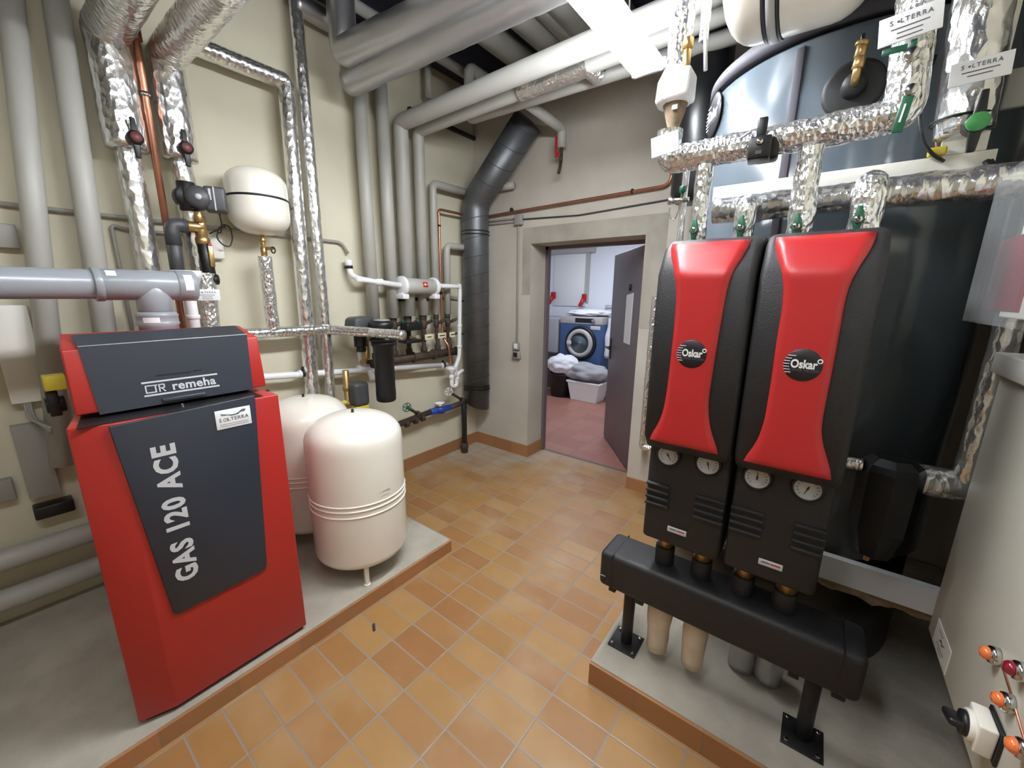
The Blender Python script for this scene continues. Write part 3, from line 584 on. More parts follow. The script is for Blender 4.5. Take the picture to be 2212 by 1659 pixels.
# ------------------------------------------------------------------ floor-standing expansion vessels
def vessel(name, label, c, top, r, dec):
    t = thing(name, label, 'expansion vessel', (c[0], c[1], .078), 'white floor vessels')
    X = Matrix.Translation((c[0], c[1], 0)); z0 = .145
    prof = [(0, z0)]+[(r*math.sin(a*PI/20)**.72, z0+.085*(1-math.cos(a*PI/20))) for a in range(1, 11)]+[(r, top-.16)]+[(r*math.cos(a*PI/20)**.78 if a < 10 else 0, top-.14+.14*math.sin(a*PI/20)) for a in range(1, 11)]
    MB(X).lathe(prof, 56).build('shell', 'cream', t)
    zm = z0+(top-z0)*.475
    for dz in (-.046, -.012, .014):
        MB(X).lathe([(r-.001, zm+dz-.006), (r+.004, zm+dz-.003), (r+.005, zm+dz), (r+.004, zm+dz+.003), (r-.001, zm+dz+.006)], 56).build('seam', 'cream', t)
    for k in range(3):
        a = math.atan2(CAM.y-c[1], CAM.x-c[0])+.02+k*2*PI/3; p_ = V((c[0]+(r-.035)*math.cos(a), c[1]+(r-.035)*math.sin(a), 0)); s = MB(); s.box((p_.x-.011, p_.y-.011, .078), (p_.x+.011, p_.y+.011, z0+.06), bev=.004); s.cyl((p_.x, p_.y, .078), (p_.x, p_.y, .088), .018); s.build('leg', 'cream', t)
    s = MB(X); s.cyl((0, 0, top-.004), (0, 0, top+.018), .007); s.build('valve_cap', 'black', t)
    s = MB(X); s.box((-.03, -.02, top-.003), (.03, .02, top-.0005), X=X @ Matrix.Rotation(.6, 4, 'Z')); s.build('top_label', 'whitem', t)
    if dec:
        az = math.atan2(CAM.y-c[1], CAM.x-c[0])+.55; n_ = V((math.cos(az), math.sin(az), 0)); Xl = frame(V((c[0], c[1], zm+.065))+n_*(r+.0008), ZP.cross(n_), ZP, n_)
        s = MB(); s.text('S', .012, Xl @ Matrix.Translation((-.04, 0, 0))); s.text('LTERRA', .012, Xl @ Matrix.Translation((.005, 0, 0)), sp=1.1); s.lathe([(0, 0), (.002, 0), (0, .001)], 8, Xl @ Matrix.Translation((-.028, 0, 0)))
        s.box((-.03, -.022, 0), (.02, -.0205, .0008), X=Xl); s.build('lettering', 'inklight', t)
    return t
c1 = (.945, -2.008); top1 = .99
vessel('floor_vessel', 'white upright floor vessel standing nearest the tiled floor, in front of its twin', c1, top1, .25, True)
p = at(655, 857, z=.99); vessel('floor_vessel', 'white upright floor vessel standing behind, between boiler and wall', (p.x, p.y+.0, 0), .99, .25, False)

# ------------------------------------------------------------------ black wall items: six valves on a rusty manifold
t = thing('water_manifold', 'rusty brown distribution manifold along the left wall under six pipes', 'manifold', (.12, -.8, 1.0))
ZM = 1.075
s = MB(); s.sweep([(WX, -1.36, ZM-.005), (WX, -.40, ZM)], .036, 0, 16); s.cyl((WX, -.41, ZM), (WX, -.385, ZM), .042)
for y_ in (-.93, -.70): s.cyl((WX, y_, ZM), (WX, y_+.012, ZM), .048)
s.build('header_pipe', 'rust', t)
for y_ in (-1.285, -1.105, -.955, -.79, -.628, -.485): s = MB(); s.cyl((WX-.01, y_, ZM), (WX-.01, y_, ZM+.14), .019); s.cyl((WX-.01, y_, ZM+.03), (WX-.01, y_, ZM+.075), .029, n=10); s.build('riser', 'rust', t)
for y_ in (-1.2, -.6): MB().cyl((0, y_, ZM), (.11, y_, ZM), .008).build('bracket', 'rust', t)
def handwheel(s, X, R=.033):
    s.torus(R*.9, .0035, X, 24, 6)
    for k in range(5): a = k*2*PI/5; s.torus(R*.3, .003, X @ Matrix.Translation((R*.62*math.cos(a), R*.62*math.sin(a), 0)), 12, 5)
    s.cyl((0, 0, -.006), (0, 0, .006), .006)
lbs = ['leftmost', 'second', 'third', 'fourth', 'fifth', 'rightmost']
for i, y_ in enumerate((-1.285, -1.105, -.955, -.79, -.628, -.485)):
    zz = 1.43; x_ = WX-(.01 if i < 4 else .02); k_ = 1 if i < 4 else .72
    t = thing('stop_valve', f'rusty slanted valve with green handwheel, {lbs[i]} of the six below the grey pipes', 'valve', (x_, y_, zz-.12), 'six wall valves')
    s = MB(); s.cyl((x_, y_, 1.20), (x_, y_, zz+.01), .022*k_); s.cyl((x_, y_, zz-.035), (x_, y_, zz+.005), .034*k_, n=10); s.lathe([(0, -.05), (.03, -.04), (.038, 0), (.03, .04), (0, .05)], 16, Matrix.Translation((x_, y_, zz-.075)) @ Matrix.Diagonal((k_, k_, 1, 1)))
    dv = V((.62, .55, .42)).normalized(); o_ = V((x_, y_, zz-.085)); s.cyl(o_, o_+dv*.085, .014); s.cyl(o_+dv*.05, o_+dv*.075, .018, n=6); s.build('valve_body', 'rust', t)
    s = MB(zframe(o_+dv*.095, dv)); handwheel(s, s.X, .034 if i < 4 else .026); 
    s.v = [v for v in s.v]; s.build('handwheel', 'green', t)
    if i > 1:
        p = V((x_+.04, y_+.03, 1.24)); s = MB(FX(p)); s.box((-.05, -.024, -.002), (.05, .024, .002), bev=.001); tg = s.build('label_plate', 'beige', t)
        s = MB(FX(p)); w_ = (.018, .024, .034, .034)[i-2]; s.box((-w_, -.004, .002), (w_, .005, .003)); s.build('label_print', 'darkink', tg)

# white waste pipe along the wall, grey silencer and trap
zl, zr = 1.088, .958
t = thing('waste_pipe', 'long white waste pipe sloping along the left wall behind the floor vessels', 'pipe', (.1, -1.3, .95))
s = MB(); s.sweep([(.11, -2.5, 1.12), at(572, 814, x=.11), at(966, 788, x=.11)], .022, 0, 14); 
for u, v_ in ((655, 807), (958, 789)): p = at(u, v_, x=.11); s.cyl(p-V((0, .03, 0)), p-V((0, .015, 0)), .027)
s.build('tube', 'white', t)
for u, v_ in ((655, 806), (957, 788)):
    p = at(u, v_, x=.11); s = MB(); ring(s, p, (0, 1, -.08), .0225, .022, .006); s.box((0, p.y-.006, p.z-.012), (.088, p.y+.006, p.z+.002)); s.box((.105, p.y-.008, p.z+.026), (.115, p.y+.008, p.z+.045)); s.build('pipe_clamp', 'blackm', t)
p = at(786, 795, x=.11); s = MB(); s.cyl(p-V((0, .05, 0)), p+V((0, .06, 0)), .029); s.sweep([p, p+V((.02, -.03, .12)), p+V((.02, -.035, .24))], .024, .05, 14); s.sweep([p+V((0, .02, 0)), p+V((0, .06, -.05)), p+V((0, .07, -.11))], .024, .04, 14); s.build('branch', 'white', t)
t = thing('silencer', 'grey cylindrical overflow vessel with white end rings and red badge on the left wall', 'pipe fitting', (.17, -.85, 1.6))
a = at(868, 614, x=.2); b = at(936, 613, x=.2); zc = (a.z+b.z)/2-.02
s = MB(); s.cyl((.2, a.y, zc), (.2, b.y, zc), .064, n=32); s.build('drum', 'grey', t)
for y_ in (a.y, b.y):
    s = MB(); s.cyl((.2, y_-.014, zc), (.2, y_+.014, zc), .078, n=32); s.box((.15, y_-.03, zc-.10), (.25, y_+.03, zc-.062), bev=.005); s.box((.17, y_-.02, zc-.075), (.23, y_+.02, zc-.05), bev=.003); s.build('end_ring', 'white', t)
Xb = zframe(V((.2, (a.y+b.y)/2+.03, zc)), (1, -.12, .25)); s = MB(Xb); s.box((-.024, -.02, .060), (.024, .02, .067), bev=.002); bd = s.build('badge', 'redp', t)
s = MB(Xb); s.prism([(-.016, 0), (0, .009), (.016, 0), (0, -.009)], .067, .0678, axis='z'); s.build('badge_emblem', 'beige', bd)
s = MB(); s.box((.0, a.y+.02, zc-.12), (.17, a.y+.05, zc-.09)); s.build('wall_arm', 'blackm', t); s = MB(); s.box((0, b.y-.05, zc-.12), (.17, b.y-.02, zc-.09)); s.build('wall_arm', 'blackm', t)
t = thing('overflow_pipe', 'white plastic pipe feeding the grey drum and dropping beside the spiral duct to a trap', 'pipe', (.15, -.8, .9))
s = MB(); L_ = [at(753, 568, x=.06), at(757, 592, x=.07), at(775, 603, x=.12), V((.2, a.y-.01, zc+.005))]; s.sweep(L_, .021, .03, 14)
for p_ in (L_[0], L_[2]): s.cyl(p_-V((0, 0, .02)), p_+V((0, 0, .02)), .026)
p_ = L_[2].lerp(L_[3], .45); s.cyl(p_-V((.02, .03, 0)), p_+V((.02, .03, 0)), .025); s.build('inlet_tube', 'white', t)
s = MB(); ring(s, L_[0]-V((0, 0, .03)), ZP, .0215, .02, .006); s.box((0, L_[0].y-.006, L_[0].z-.036), (.04, L_[0].y+.006, L_[0].z-.024)); s.build('pipe_clamp', 'blackm', t)
r0 = at(993, 607, x=.2); r1 = at(992, 770, x=.2); r2 = at(984, 792, x=.2)
s = MB(); s.sweep([(.2, b.y+.01, zc+.01), (.2, r0.y, zc+.01), (.2, r1.y, r1.z), (.2, r2.y, r2.z), (.2, r2.y-.005, r2.z-.10)], .019, .03, 14)
for p_ in (V((.2, r0.y-.01, zc+.01)), V((.2, b.y+.07, zc+.01))): s.cyl(p_-V((0, .012, 0)), p_+V((0, .012, 0)), .024)
for f_ in (.55, .85): p_ = V((.2, r0.y, zc)).lerp(r1, f_); s.cyl(p_-V((0, 0, .012)), p_+V((0, 0, .012)), .024)
s.build('outlet_tube', 'white', t)
for u, v_ in ((997, 650), (997, 721)):
    p_ = at(u, v_, x=.2); s = MB(); ring(s, p_, ZP, .0195, .016, .006); s.cyl((0, p_.y-.05, p_.z+.02), (.185, p_.y-.01, p_.z), .005); s.build('pipe_clamp', 'blackm', t)
t = thing('drain_trap', 'small white drain trap with cup beside the foot of the spiral duct', 'trap', (.2, -.5, .75))
f0 = at(975, 793, x=.2); s = MB(Matrix.Translation((.2, f0.y, f0.z))); s.lathe([(.016, -.09), (.018, -.05), (.045, -.02), (.05, .0), (.045, .0), (.012, -.04), (0, -.05)], 24); s.build('cup', 'white', t)
s = MB(); s.sweep([(.2, f0.y, f0.z-.07), (.2, f0.y, f0.z-.19), (.2, f0.y+.065, f0.z-.19), (.2, f0.y+.065, f0.z-.08), (.2, f0.y+.15, f0.z-.05)], .018, .03, 14); s.cyl((.2, f0.y, f0.z-.11), (.2, f0.y, f0.z-.08), .024); s.cyl((.2, f0.y+.065, f0.z-.13), (.2, f0.y+.065, f0.z-.10), .023); s.build('u_bend', 'white', t)
t = thing('copper_pipe', 'thin copper tube rising from the drain trap and running over the door', 'pipe', (.1, -.55, .9))
yc = -.555; lb = (u, v_) = (1445, 398); cR = at(1436, 402, y=-.03)
s = MB(); zt_ = 2.335; s.sweep([at(975, 790, x=.17), at(968, 745, x=.15), (.11, yc, 1.20), (.09, yc, 1.3), (.09, yc, zt_), (.09, -.03, zt_+.005), (cR.x, -.03, cR.z), (cR.x+.04, -.03, cR.z+.03), (cR.x+.04, -.03, cR.z+.13)], .011, .03, 12); s.build('tube', 'copper', t)
for p_, d_ in ((V((.09, yc, 2.2)), ZP), (V((.09, yc, 1.62)), ZP)): s = MB(); ring(s, p_, d_, .0115, .014, .005); s.cyl((0, p_.y, p_.z), (.078, p_.y, p_.z), .004); s.build('pipe_clamp', 'blackm', t)
for u, v_ in ((1105, 453), (1366, 413)): s = MB(); p_ = at(u, v_, y=-.03); ring(s, p_, XP, .0115, .014, .006); s.box((p_.x-.004, -.02, p_.z-.004), (p_.x+.004, 0, p_.z+.004)); s.build('pipe_clamp', 'blackm', t)

# water meter run low on the wall
t = thing('water_meter', 'blue water meter with white lid on the low rusty pipe', 'meter', at(950, 885, x=.12))
p = at(950, 884, x=.12); s = MB(); s.cyl(p-V((0, .12, 0)), p+V((0, .13, -.01)), .03); s.lathe([(0, -.03), (.05, -.03), (.055, .01), (.045, .03), (0, .03)], 24, Matrix.Translation(p)); s.build('meter_body', 'bluep', t)
s = MB(); s.lathe([(0, .03), (.046, .03), (.046, .055), (0, .055)], 24, Matrix.Translation(p)); s.build('brass_ring', 'brass', t)
s = MB(); s.lathe([(0, .055), (.047, .055), (.047, .072), (0, .074)], 24, Matrix.Translation(p)); s.build('lid', 'white', t)
t = thing('supply_pipe', 'low rusty supply pipe with two slanted handwheel valves under the grey wall pipes', 'pipe', (.12, -.9, .5))
pa, pb, pc_ = at(840, 925, x=.12), at(1002, 873, x=.12), at(1006, 880, x=.12)
s = MB(); s.sweep([pa+V((0, -.6, -.0)), pa, p-V((0, .12, 0)), ], .027, 0, 14); s.sweep([p+V((0, .13, -.01)), (.12, pb.y, p.z+.0)], .027, 0, 14)
for y_ in (-1.05, -.95, -.87): s.cyl((.12, y_, p.z-.02+(y_+.65)*.05), (.12, y_+.03, p.z-.02+(y_+.65)*.05), .035, n=10)
s.build('pipe_run', 'rust', t)
zb_ = .0
s = MB(); s.cyl((.12, pb.y, .10), (.12, pb.y, p.z+.03), .028); s.build('black_down_pipe', 'black', t)
s = MB(); s.cyl((.12, pb.y, 0), (.12, pb.y, .11), .036, n=10); s.cyl((.12, pb.y, .05), (.12, pb.y, .075), .041, n=10); s.build('floor_coupling', 'rust', t)
for u, v_, uh, vh, m_, lb in ((905, 895, 879, 880, 'green', 'green'), (1000, 865, 969, 846, 'whitem', 'pale')):
    o_ = at(u, v_, x=.12); h_ = at(uh, vh, x=.2); dv = (h_-o_).normalized(); s = MB(); s.cyl(o_-dv*.03, o_+dv*((h_-o_).length-.01), .013); s.cyl(o_-dv*.02, o_+dv*.035, .026, n=10); s.build('valve_bonnet', 'rust', t); s = MB(zframe(h_, dv)); handwheel(s, s.X, .042); s.build('handwheel', m_, t, label=f'{lb} handwheel')

# brass riser with dark regulator behind the vessels, black filter, backwash heads
t = thing('brass_riser', 'brass riser pipe with unions behind the front floor vessel', 'pipe', (.2, -1.5, .5))
a = at(746, 800, x=.2); s = MB(); s.cyl((.2, a.y, .0785), (.2, a.y, a.z), .022)
for z_ in (.62, .70, .80, .92): s.cyl((.2, a.y, z_), (.2, a.y, z_+.035), .031, n=8)
s.build('pipe_body', 'brass', t)
t = thing('pressure_regulator', 'dark grey domed unit with yellow base behind the front floor vessel', 'regulator', at(772, 885, x=.25))
a = at(774, 850, x=.25); s = MB(); s.box((.19, a.y-.062, a.z-.09), (.31, a.y+.062, a.z+.09), bev=.03, seg=4); s.build('dome', 'darkgrey', t)
s = MB(); s.box((.2, a.y-.055, a.z-.14), (.3, a.y+.055, a.z-.085), bev=.01); s.cyl((.2, a.y-.055, a.z-.06), (.2, a.y-.11, a.z-.06), .018); s.build('base', 'yellow', t)
fc = V((.40, -1.415, 0)); ft, fb_ = at(824, 740, x=.4).z, at(832, 866, x=.4).z
t = thing('water_filter', 'tall black cylindrical water filter hanging in front of the rusty manifold', 'filter', (fc.x, fc.y, fb_))
s = MB(Matrix.Translation((fc.x, fc.y, 0))); s.lathe([(0, fb_), (.062, fb_), (.070, fb_+.01), (.072, fb_+.06), (.070, fb_+.1), (.070, ft-.03), (.082, ft-.02), (.082, ft+.01), (0, ft+.01)], 40); s.build('filter_sump', 'black', t)
s = MB(Matrix.Translation((fc.x, fc.y, 0))); s.lathe([(.09, ft+.01), (.09, ft+.03), (.06, ft+.05), (.07, ft+.10), (.085, ft+.12), (.08, ft+.15), (0, ft+.155)], 32); s.build('filter_head', 'black', t)
s = MB(Matrix.Translation((fc.x, fc.y, 0))); s.lathe([(0, ft+.155), (.06, ft+.155), (.055, ft+.163), (0, ft+.165)], 32); s.build('head_cap', 'cablegrey', t)
s = MB(); s.cyl((fc.x, fc.y-.03, ft+.09), (.14, fc.y+.08, ft+.07), .03); s.build('connection_arm', 'black', t)
t = thing('backwash_motor', 'dark grey motor head with small window left of the black filter', 'motor', at(775, 705, x=.25))
a = at(776, 700, x=.25); s = MB(); s.prism([(a.y-.085, a.z-.04), (a.y-.07, a.z+.035), (a.y-.045, a.z+.05), (a.y+.06, a.z+.055), (a.y+.08, a.z+.04), (a.y+.085, a.z-.04)], .18, .32, axis='x', bev=.012); s.build('head_case', 'darkgrey', t)
s = MB(); s.box((.318, a.y+.03, a.z-.01), (.325, a.y+.075, a.z+.015), bev=.002); s.build('window', 'black', t)
s = MB(); s.cyl((.25, a.y-.0, a.z-.16), (.25, a.y, a.z-.03), .045); s.cyl((.25, a.y, a.z-.2), (.25, a.y, a.z-.15), .033, n=8); s.build('neck', 'black', t)
s = MB(); s.cyl((.25, a.y+.045, a.z-.25), (.25, a.y+.045, a.z-.12), .02); s.sweep([(.25, a.y+.045, a.z-.24), (.15, a.y+.06, a.z-.3)], .018); s.build('brass_union', 'brass', t)
t = thing('filter_bracket', 'black flat bracket plate behind the filter and the foil spur end', 'bracket', at(900, 715, x=.25))
a = at(893, 705, x=.22); s = MB(); s.box((.17, a.y-.10, a.z-.03), (.27, a.y+.06, a.z+.03), bev=.01); s.build('upper_block', 'black', t)
s = MB(); s.box((.16, a.y-.12, a.z-.13), (.28, a.y+.05, a.z-.105), bev=.006); s.cyl((.14, a.y-.06, a.z-.11), (.14, a.y-.06, a.z-.02), .02); s.build('lower_plate', 'black', t)

# ------------------------------------------------------------------ spiral duct in the corner
t = thing('ventilation_duct', 'dark spiral seamed ventilation duct rising in the corner and bending to the right', 'duct', (.16, -.15, .42))
P = [V((.155, -.155, .5)), V((.155, -.155, 2.45)), at(1140, 262, y=-.16)]; rd = .127
s = MB(); s.sweep(P, rd, .10, 40); s.v = [v if v.z > .56 else V((v.x, v.y, .50-(v.x-.155)*.35+((v.y+.155)*-.1))) for v in s.v]; s.build('duct_tube', 'duct', t)
s = MB(); s.cyl(P[0]+V((0, 0, .01)), P[0]+V((0, 0, .04)), rd-.02); s.build('end_opening', 'rust', t)
s = MB()   # spiral seam
for (a, b) in ((V((.155, -.155, .62)), P[1]-V((0, 0, .12))), (P[1]+(P[2]-P[1]).normalized()*.14, P[2])):
    d = (b-a); X = zframe(a, d); L_ = d.length; N = int(L_/.17*24); pts = [X @ V(((rd+.001)*math.cos(2*PI*i/24), (rd+.001)*math.sin(2*PI*i/24), L_*i/N)) for i in range(N+1)]; s.sweep(pts, .0028, 0, 6)
s.build('spiral_seam', 'darkgrey', t)
for z_ in (.66, .69, 2.16, 2.19): s = MB(); s.torus(rd+.004, .005, Matrix.Translation((.155, -.155, z_)), 36, 6); s.build('joint_ring', 'blackm', t)

# back wall: cable, junction box, switch
t = thing('wall_cable', 'thin dark cable running over the doorway to the small junction box', 'cable', (1, -.01, 2.3))
J = at(1121, 475, y=-.02); s = MB(); s.sweep([J+V((0, .01, .005)), at(1250, 465, y=-.008), at(1440, 432, y=-.008), at(1475, 424, y=-.008)], .006, .05, 8); s.build('cable', 'darkgrey', t)
s = MB()
for dz in (.03, .0): s.cyl((.0, -.012, J.z+dz-.005), (J.x-.03, -.012, J.z+dz-.01), .009)
s.build('conduit_pair', 'cablegrey', t)
tag(MB().box((J.x-.04, -.04, J.z-.045), (J.x+.04, 0, J.z+.04), bev=.004).build('junction_box', 'cablegrey'), 'small grey junction box on the back wall left of the doorway', 'box')
S_ = at(1115, 748, y=-.02); tag(MB().cyl((J.x-.01, -.012, S_.z+.03), (J.x-.01, -.012, J.z-.04), .008).build('conduit', 'cablegrey'), 'thin vertical conduit from junction box down to the light switch', 'conduit')
t = thing('light_switch', 'surface mounted light switch with open socket below beside the doorway', 'switch', (S_.x, 0, S_.z-.1))
s = MB(); s.box((S_.x-.035, -.03, S_.z-.035), (S_.x+.035, 0, S_.z+.04), bev=.004); s.build('switch_frame', 'cablegrey', t)
s = MB(); s.box((S_.x-.022, -.036, S_.z-.024), (S_.x+.022, -.03, S_.z+.026), bev=.003); s.build('rocker', 'white', t)
s = MB(); s.prism([(S_.x-.04, S_.z-.12), (S_.x-.036, S_.z-.05), (S_.x+.036, S_.z-.05), (S_.x+.05, S_.z-.12)], -.035, 0, axis='y', bev=.004); s.build('socket_box', 'cablegrey', t)
s = MB(); s.box((S_.x-.022, -.037, S_.z-.105), (S_.x+.024, -.034, S_.z-.06)); s.build('socket_opening', 'darkink', t)

# low left: trunking, horizontal pipes, wall boxes
a = at(12, 655, x=.05); b = at(70, 868, x=.05); s = MB(); s.box((0, b.y-.06, b.z), (.06, b.y+.055, 1.55), bev=.003); tag(s.build('cable_trunking', 'whitem'), 'white cable trunking on the wall at far left with cables leaving its foot', 'trunking')
a = at(75, 915, x=.05); b = at(100, 1072, x=.05); s = MB(); s.box((0, b.y-.05, b.z), (.05, b.y+.05, a.z), bev=.003); tag(s.build('cable_trunking', 'cablegrey'), 'grey lower cable trunking ending at a dark box beside the boiler', 'trunking')
for i in range(3):
    s = MB(); u = 52+i*6; s.sweep([at(u, 868, x=.05), at(u+10, 905, x=.06), at(110, 925+i*4, x=.2)], .006, .05, 8); tag(s.build('grey_cable', 'cablegrey'), ['uppermost', 'middle', 'lowest'][i]+' grey cable leaving the white trunking towards the boiler', 'cable', 'grey cables at the trunking')
p = at(115, 1100, x=.06); tag(MB().box((0, p.y-.06, p.z-.03), (.08, p.y+.07, p.z+.03), bev=.006).build('connection_box', 'black'), 'small black connection box low on the wall left of the boiler', 'box')
for i, (u, v_, u2, v2) in enumerate(((0, 1213, 195, 1150), (0, 1300, 200, 1228))):
    p = at(u, v_, x=.1); q = at(u2, v2, x=.1); s = MB(); s.cyl((.1, -5.5, p.z+.0), (.1, -2.1, (p.z+q.z)/2), .05); tag(s.build('insulated_pipe', 'grey'), ['upper', 'lower'][i]+' fat horizontal pipe low on the wall behind the boiler', 'pipe')
for u, v_, lb in ((12, 510, 'grey wall box at the left edge of the view above the flue pipe'), (5, 1060, 'grey socket box low on the wall at the left edge of the view')):
    p = at(u, v_, x=.03); tag(MB().box((0, p.y-.04, p.z-.05), (.05, p.y+.035, p.z+.05), bev=.005).build('wall_box', 'cablegrey'), lb, 'box')

# ------------------------------------------------------------------ right side: big buffer tank against the back wall
TC = V((2.838, -.80, 0)); TR = .515
t = thing('buffer_tank', 'huge blue-grey jacketed buffer tank behind the pump units', 'tank', (TC.x, TC.y, .105))
X = Matrix.Translation(TC)
zrim = 2.52
s = MB(X); s.lathe([(TR-.01, .62), (TR, .63), (TR, zrim-.07), (TR-.01, zrim-.06)], 96); s.lathe([(0, .62), (TR-.01, .62)], 96); s.build('jacket', 'tank', t)
s = MB(X); s.lathe([(TR-.01, zrim-.05), (TR+.008, zrim-.05), (TR+.008, zrim+.0), (TR-.03, zrim+.03), (0, zrim+.05)], 96); s.build('lid', 'rimdark', t)
s = MB(X); s.lathe([(0, .105), (TR-.03, .105), (TR-.03, .62)], 64); s.build('foot_skirt', 'blackjacket', t)
p = at(1522, 200, y=-.5); dk = MB(); dk.lathe([(0, 2.15), (.10, 2.15), (.13, 2.2), (.13, CZ), (0, CZ)], 32, Matrix.Translation((p.x, -.5, 0))); tag(dk.build('black_duct', 'blackjacket'), 'black jacketed upright duct hanging between the bright lamp pipe and the big tank', 'duct')
# vertical seam strip and lashed cable
az = math.radians(-106); n_ = V((math.cos(az), math.sin(az), 0)); p0 = TC+n_*(TR+.004)
s = MB(frame(p0, ZP.cross(n_), ZP, n_)); s.box((-.014, .64, -.004), (.014, zrim-.08, .004), bev=.003); s.build('seam_strip', 'rimdark', t)
# round badge at the left flank
az = math.radians(186); n_ = V((math.cos(az), math.sin(az), 0)); bz_ = at(1532, 272, y=-.95).z
az2 = math.radians(209); n2 = V((math.cos(az2), math.sin(az2), 0)); Xb = frame(V((TC.x, TC.y, bz_))+n2*(TR+.006), ZP.cross(n2), ZP, n2)
def oskar(parent, X, R, name='badge'):
    s = MB(X); s.lathe([(R, -.002), (R, .001), (R*.92, .004), (R*.5, .0055), (0, .006)], 40); b_ = s.build(name, 'darkink', parent)
    s = MB(X); s.text('Oskar', R*.70, X @ Matrix.Translation((R*.04, R*.05, .0062)) @ Matrix.Diagonal((.74, 1, 1, 1)), bold=R*.022, sp=1.0); s.torus(R*.11, R*.035, X @ Matrix.Translation((R*.80, R*.30, .0045)), 16, 5)
    for i in range(7): y_ = R*(.55-.17*i); x_ = -math.sqrt(max(0, R*R*.93-y_*y_)); s.box((x_, y_-R*.02, .0025), (x_+R*(.30 if i > 0 else .4), y_+R*.02, .0058))
    s.build('badge_lettering', 'whiteink', b_)
    s = MB(X); s.text('CLEVER HEIZEN', R*.22, X @ Matrix.Translation((R*.05, -R*.30, .006))); s.build('badge_subtitle', 'ink', b_); return b_
oskar(t, Xb, .085)
# rubber rosette with brass immersion fitting
def ontank(px, py, off=0):
    d = (_f + _r*((px-1106)/F) - _u*((py-829.5)/F)); R_ = TR+off; ox, oy = CAM.x-TC.x, CAM.y-TC.y
    A = d.x**2+d.y**2; B = 2*(ox*d.x+oy*d.y); C = ox*ox+oy*oy-R_*R_; k_ = (-B-math.sqrt(max(0, B*B-4*A*C)))/(2*A); return CAM+d*k_
p = ontank(1843, 192); n_ = V((p.x-TC.x, p.y-TC.y, 0)).normalized()
s = MB(frame(p, ZP.cross(n_), ZP, n_)); s.lathe([(.082, -.008), (.082, .004), (.07, .008), (.02, .012), (0, .012)], 36); s.lathe([(0, .012), (.034, .012), (.03, .05), (.016, .06), (0, .06)], 24); s.build('rosette', 'rubber', t)
s = MB(); e = at(1850, 155, y=p.y-.09); s.sweep([p+n_*.02+V((0, 0, -.01)), p+n_*.09, V((p.x+n_.x*.09, p.y+n_.y*.09, p.z+.03))], .011, .02, 12); q = V((p.x+n_.x*.09, p.y+n_.y*.09, p.z+.05)); q.z -= .03; s.cyl(q, q+V((.003, 0, .03)), .015, n=8); s.cyl(q+V((0, 0, .03)), q+V((.003, 0, .062)), .014, n=8); s.cyl(q+V((0, 0, .06)), q+V((.003, 0, .07)), .018, n=8); s.build('immersion_fitting', 'brass', t)
s = MB(); s.cyl(q+V((0, 0, .068)), q+V((0, 0, .09)), .005); s.build('pin', 'black', t)
# second tank at the far right, third one further left behind
t = thing('buffer_tank', 'black jacketed second tank just right of the big blue-grey tank', 'tank', (4.1, -.75, 0))
s = MB(Matrix.Translation((4.08, -.75, 0))); s.lathe([(0, 0.0), (.5, 0.0), (.5, 2.5), (.44, 2.56), (0, 2.6)], 72); s.build('jacket', 'blackjacket', t)
q1 = at(2190, 195, y=-1.25); s = MB(); s.box((q1.x-.02, q1.y-.02, q1.z-.05), (q1.x+.07, q1.y, q1.z+.05), bev=.004); s.build('tag', 'cablegrey', t)
# white support beam and concrete lip under the jacket
l0, l1 = at(1785, 1193, y=-1.36), at(2048, 1292, y=-1.36); zt_ = (l0.z+l1.z)/2; l2 = at(1785, 1236, y=-1.36)
s = MB(); s.box((2.45, -1.36, zt_-.095), (3.6, -1.33, zt_)); tag(s.build('support_beam', 'silver'), 'flat grey metal beam along the foot of the big tank jacket', 'beam')
s = MB(); s.sweep([(2.5, -1.30, zt_-.125), (3.6, -1.30, zt_-.125)], .028, 0, 10, .6, step=.02, seed=21, freq=16); tag(s.build('insulation_strip', 'cardb'), 'ragged brown insulation strip below the grey beam by the big tank', 'insulation')

# ------------------------------------------------------------------ manifold bar on two feet
MY0, MY1 = -1.715, -1.535
mz1, mz0 = at(1300, 1190, y=MY0).z, at(1294, 1262, y=MY0).z
mx0, mx1 = at(1294, 1225, y=MY0).x, 3.135
t = thing('boiler_manifold', 'black foam covered manifold bar standing on two black feet below the pump units', 'manifold', (2.7, -1.62, .105))
s = MB(); s.box((mx0, MY0, mz0), (mx1, MY1, mz1), bev=.022, seg=4); s.build('foam_cover', 'epp', t)
s = MB(); s.box((mx1-.06, MY0-.001, mz0-.001), (mx1-.056, MY1+.001, mz1+.001)); s.build('joint_line', 'black', t); s = MB(); s.box((mx0+.055, MY0-.001, mz0+.01), (mx0+.058, MY1+.001, mz1+.001)); s.build('joint_line', 'black', t)
s = MB(); s.box((mx0+.01, MY0-.002, mz0+.05), (mx0+.03, MY0, mz0+.053)); s.build('scuff', 'silver', t)
